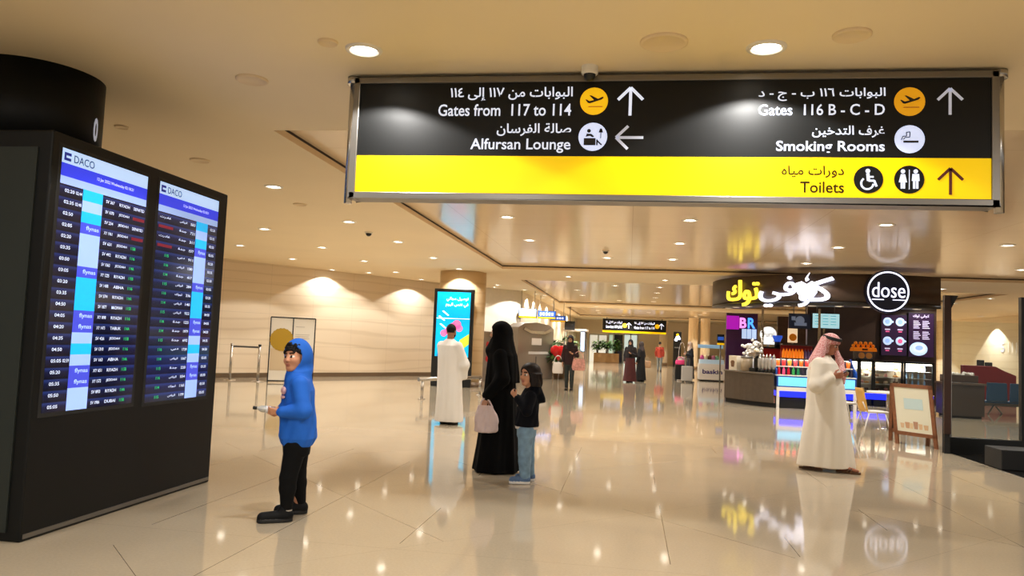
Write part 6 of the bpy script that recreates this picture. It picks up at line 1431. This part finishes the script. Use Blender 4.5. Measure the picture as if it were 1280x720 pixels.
for x in (0, wd-.06): mb.prism([(x, .0), (x+.06, 0), (x+.06, hh), (x, hh)], back0, d, upb, -nr*.03, WD)
for z in (.16, hh-.06): mb.prism([(0, z), (wd, z), (wd, z+.06), (0, z+.06)], back0, d, upb, -nr*.03, WD)
mb.prism([(.06, .22), (wd-.06, .22), (wd-.06, hh-.06), (.06, hh-.06)], back0-nr*.01, d, upb, -nr*.01, mat('board_back', (70, 46, 30), .6)); mb.build('back_frame', t)

# black pillar and glass partition
PY = 12.75; q0_ = at(1180.5, 470, PY).x; q1_ = at(1189, 470, PY).x; q2_ = at(1279, 470, PY).x; zt2 = at(1183, 369, PY).z
t = thing('pillar', 'slim dark slatted pillar at the left end of the glass partition', 'pillar', ((q0_+q1_)/2, PY+.1, 0)); SL = mat('slat_brown', (60, 38, 28), .4)
MB().bb(q0_+.01, q1_-.01, PY+.02, PY+.1, 0, zt2, BLACKM).build('core', t); mb = MB()
for k in range(4): x = q0_+(q1_-q0_)*(k+.5)/4; mb.bb(x-.013, x+.013, PY, PY+.03, .3, zt2, SL)
mb.build('slats', t); mb = MB().prism([(0, 0), (.12, 0), (.02, -.2)], (q1_-.02, PY, zt2), EX, EZ, (0, .15, 0), BLACK).build('bracket', t)
t = thing('glass_partition', 'clear glass partition on a black base right of the slatted pillar', 'partition', ((q1_+q2_)/2, PY+.1, 0)); gzt = at(1190, 401, PY).z
zb2 = at(1230, 549, PY).z
MB().bb(q1_, q2_+.6, PY+.05, PY+.15, .0, zb2, BLACK).build('base', t, .006); MB().bb(q1_+.03, q2_, PY+.09, PY+.102, zb2, gzt, GLASS).build('pane', t); MB().bb(q1_, q1_+.035, PY+.07, PY+.13, zb2, gzt+.02, CHROME).build('edge_strip', t); MB().bb(q2_, q2_+.07, PY+.05, PY+.14, zb2, gzt+.4, BLACK).build('post', t)
dk = MB().bb(4.93, 12, 6.5, PY+.3, 0, .006, mat('black_granite', (26, 25, 23), .12)); struct(dk, 'floor_dark')
g0, g1 = at(1252, 575, 11.2), at(1290, 575, 11.2); zt3 = at(1266, 563, 11.2).z
solo(MB().bb(g0.x, g0.x+.9, 11.2, 11.7, .007, max(.12, zt3), BLACKM), 'low_plinth', 'low black plinth on the dark floor at the right edge', 'plinth', bevel=.01)
# seating area beyond the glass
cy = 20.5; c0_, c1_ = at(1188, 500, cy).x, at(1231, 500, cy).x; cz = at(1210, 479, cy).z
t = thing('bar_counter', 'dark brown counter block seen through the glass partition', 'counter', ((c0_+c1_)/2, cy+.4, 0)); DBR = mat('bar_brown', (56, 46, 38), .4)
MB().bb(c0_, c1_, cy, cy+.9, .06, cz-.05, DBR).build('body', t, .01); MB().bb(c0_+.05, c1_-.05, cy+.05, cy+.85, 0, .06, BLACKM).build('plinth', t); MB().bb(c0_-.03, c1_+.03, cy-.03, cy+.93, cz-.05, cz, mat('bar_top', (84, 70, 58), .3)).build('top', t)
ub = at(1190, 475, cy+.7); t = thing('tray', 'brown tray holding white napkins on the dark counter block', 'tray', (c0_+.45, cy+.65, cz)); MB().bb(c0_+.05, c0_+.85, cy+.5, cy+.8, cz+.001, cz+.18, mat('tray_brown', (70, 52, 38), .5)).build('box', t, .01)
mb = MB(); rnd = random.Random(9)
for k in range(14): mb.ball((c0_+.12+.05*k, cy+.65+rnd.uniform(-.1, .1), cz+.2+rnd.uniform(-.02, .03)), (.06, .06, .04), WHITE, 8)
mb.build('napkins', t)
ry = 27.0; RED = mat('booth_red', (128, 22, 30), .5); r0, r1 = at(1203, 470, ry).x, at(1271, 470, ry).x; zq = [at(u, v, ry).z for u, v in ((1203, 456), (1240, 458), (1258, 466), (1270, 470))]; w = r1-r0
t = thing('red_sofa', 'long dark red sofa back stepping down to the right beyond the counter block', 'sofa', ((r0+r1)/2, ry+.3, 0))
MB().prism([(0, 0), (w, 0), (w, zq[3]), (w*.86, zq[2]), (w*.78, zq[2]+.05), (w*.62, zq[1]), (0, zq[0])], (r0, ry, 0), EX, EZ, (0, .18, 0), RED).build('back', t, .03); MB().bb(r0, r1, ry+.18, ry+.75, .1, .45, RED).build('seat', t, .04)
for i, u in enumerate((1226, 1236)):
    p = at(u, 456, ry+1.2); b = thing('bar_stool', ('dark high-backed stool behind the red sofa, left of the two', 'dark high-backed stool behind the red sofa, right of the two')[i], 'stool', (p.x, ry+1.4, 0), 0, 'stools behind the red sofa'); zt4 = at(u, 450+3*i, ry+1.2).z
    MB().bb(p.x-.12, p.x+.12, ry+1.2, ry+1.25, .75, zt4, BLACKM).build('backrest', b, .02); MB().bb(p.x-.12, p.x+.12, ry+1.2, ry+1.6, .7, .76, BLACKM).build('seat', b, .02)
    for sx_ in (-.1, .1):
        for sy_ in (.05, .37): MB().cyl((p.x+sx_, ry+1.2+sy_, 0), (p.x+sx_, ry+1.2+sy_, .7), .015, CHROME, n=8).build('leg', b)
BLS = mat('seat_blue', (36, 78, 112), .45); sy_ = 22.6; s0_ = at(1233, 495, sy_).x
bn_ = thing('waiting_bench', 'row of blue waiting seats on steel legs seen through the glass', 'bench', (s0_+1.4, sy_+.3, 0)); zs_ = at(1255, 502, sy_).z; zh_ = at(1255, 479, sy_).z
for k in range(5):
    x = s0_+.58*k; MB().prism([(0, 0), (.54, 0), (.52, zh_-zs_), (.02, zh_-zs_)], (x, sy_, zs_), EX, EZ, (0, .05, 0), BLS).build('backrest', bn_, .02); MB().bb(x, x+.54, sy_+.04, sy_+.5, zs_-.06, zs_, BLS).build('seat', bn_, .02)
MB().bb(s0_, s0_+2.9, sy_+.2, sy_+.28, zs_-.14, zs_-.06, GREYM).build('beam', bn_)
for x in (s0_+.3, s0_+1.7, s0_+2.7): MB().tube([(x-.3, sy_-.1, .012), (x, sy_+.24, zs_-.1), (x-.0, sy_+.24, zs_-.1), (x+.3, sy_+.5, .012)], .022, GREYM, 8).build('leg', bn_)
# someone in black behind the counter block
walker('person in black sitting low behind the dark counter block', 1228, 499, 1.25, 200, (14, 13, 14), robe=True, scarf=(12, 11, 12), stride=.02)
# two lit letters on the right wall
p = ax_(1267, 435, 16.98); mb = MB().fit('5', (16.97, p.y+1.2, p.z), -EY, EZ, 0, .35, -.2, .25, LG, .02).fit('1111', (16.97, p.y+1.2, p.z), -EY, EZ, .7, 1.9, -.2, .25, mat('letter_pale', (220, 214, 206), .5, emit=.5), .0); mb.flat = True
solo(mb, 'wall_lettering', 'pale numerals on the cream wall above the red sofa', 'lettering')
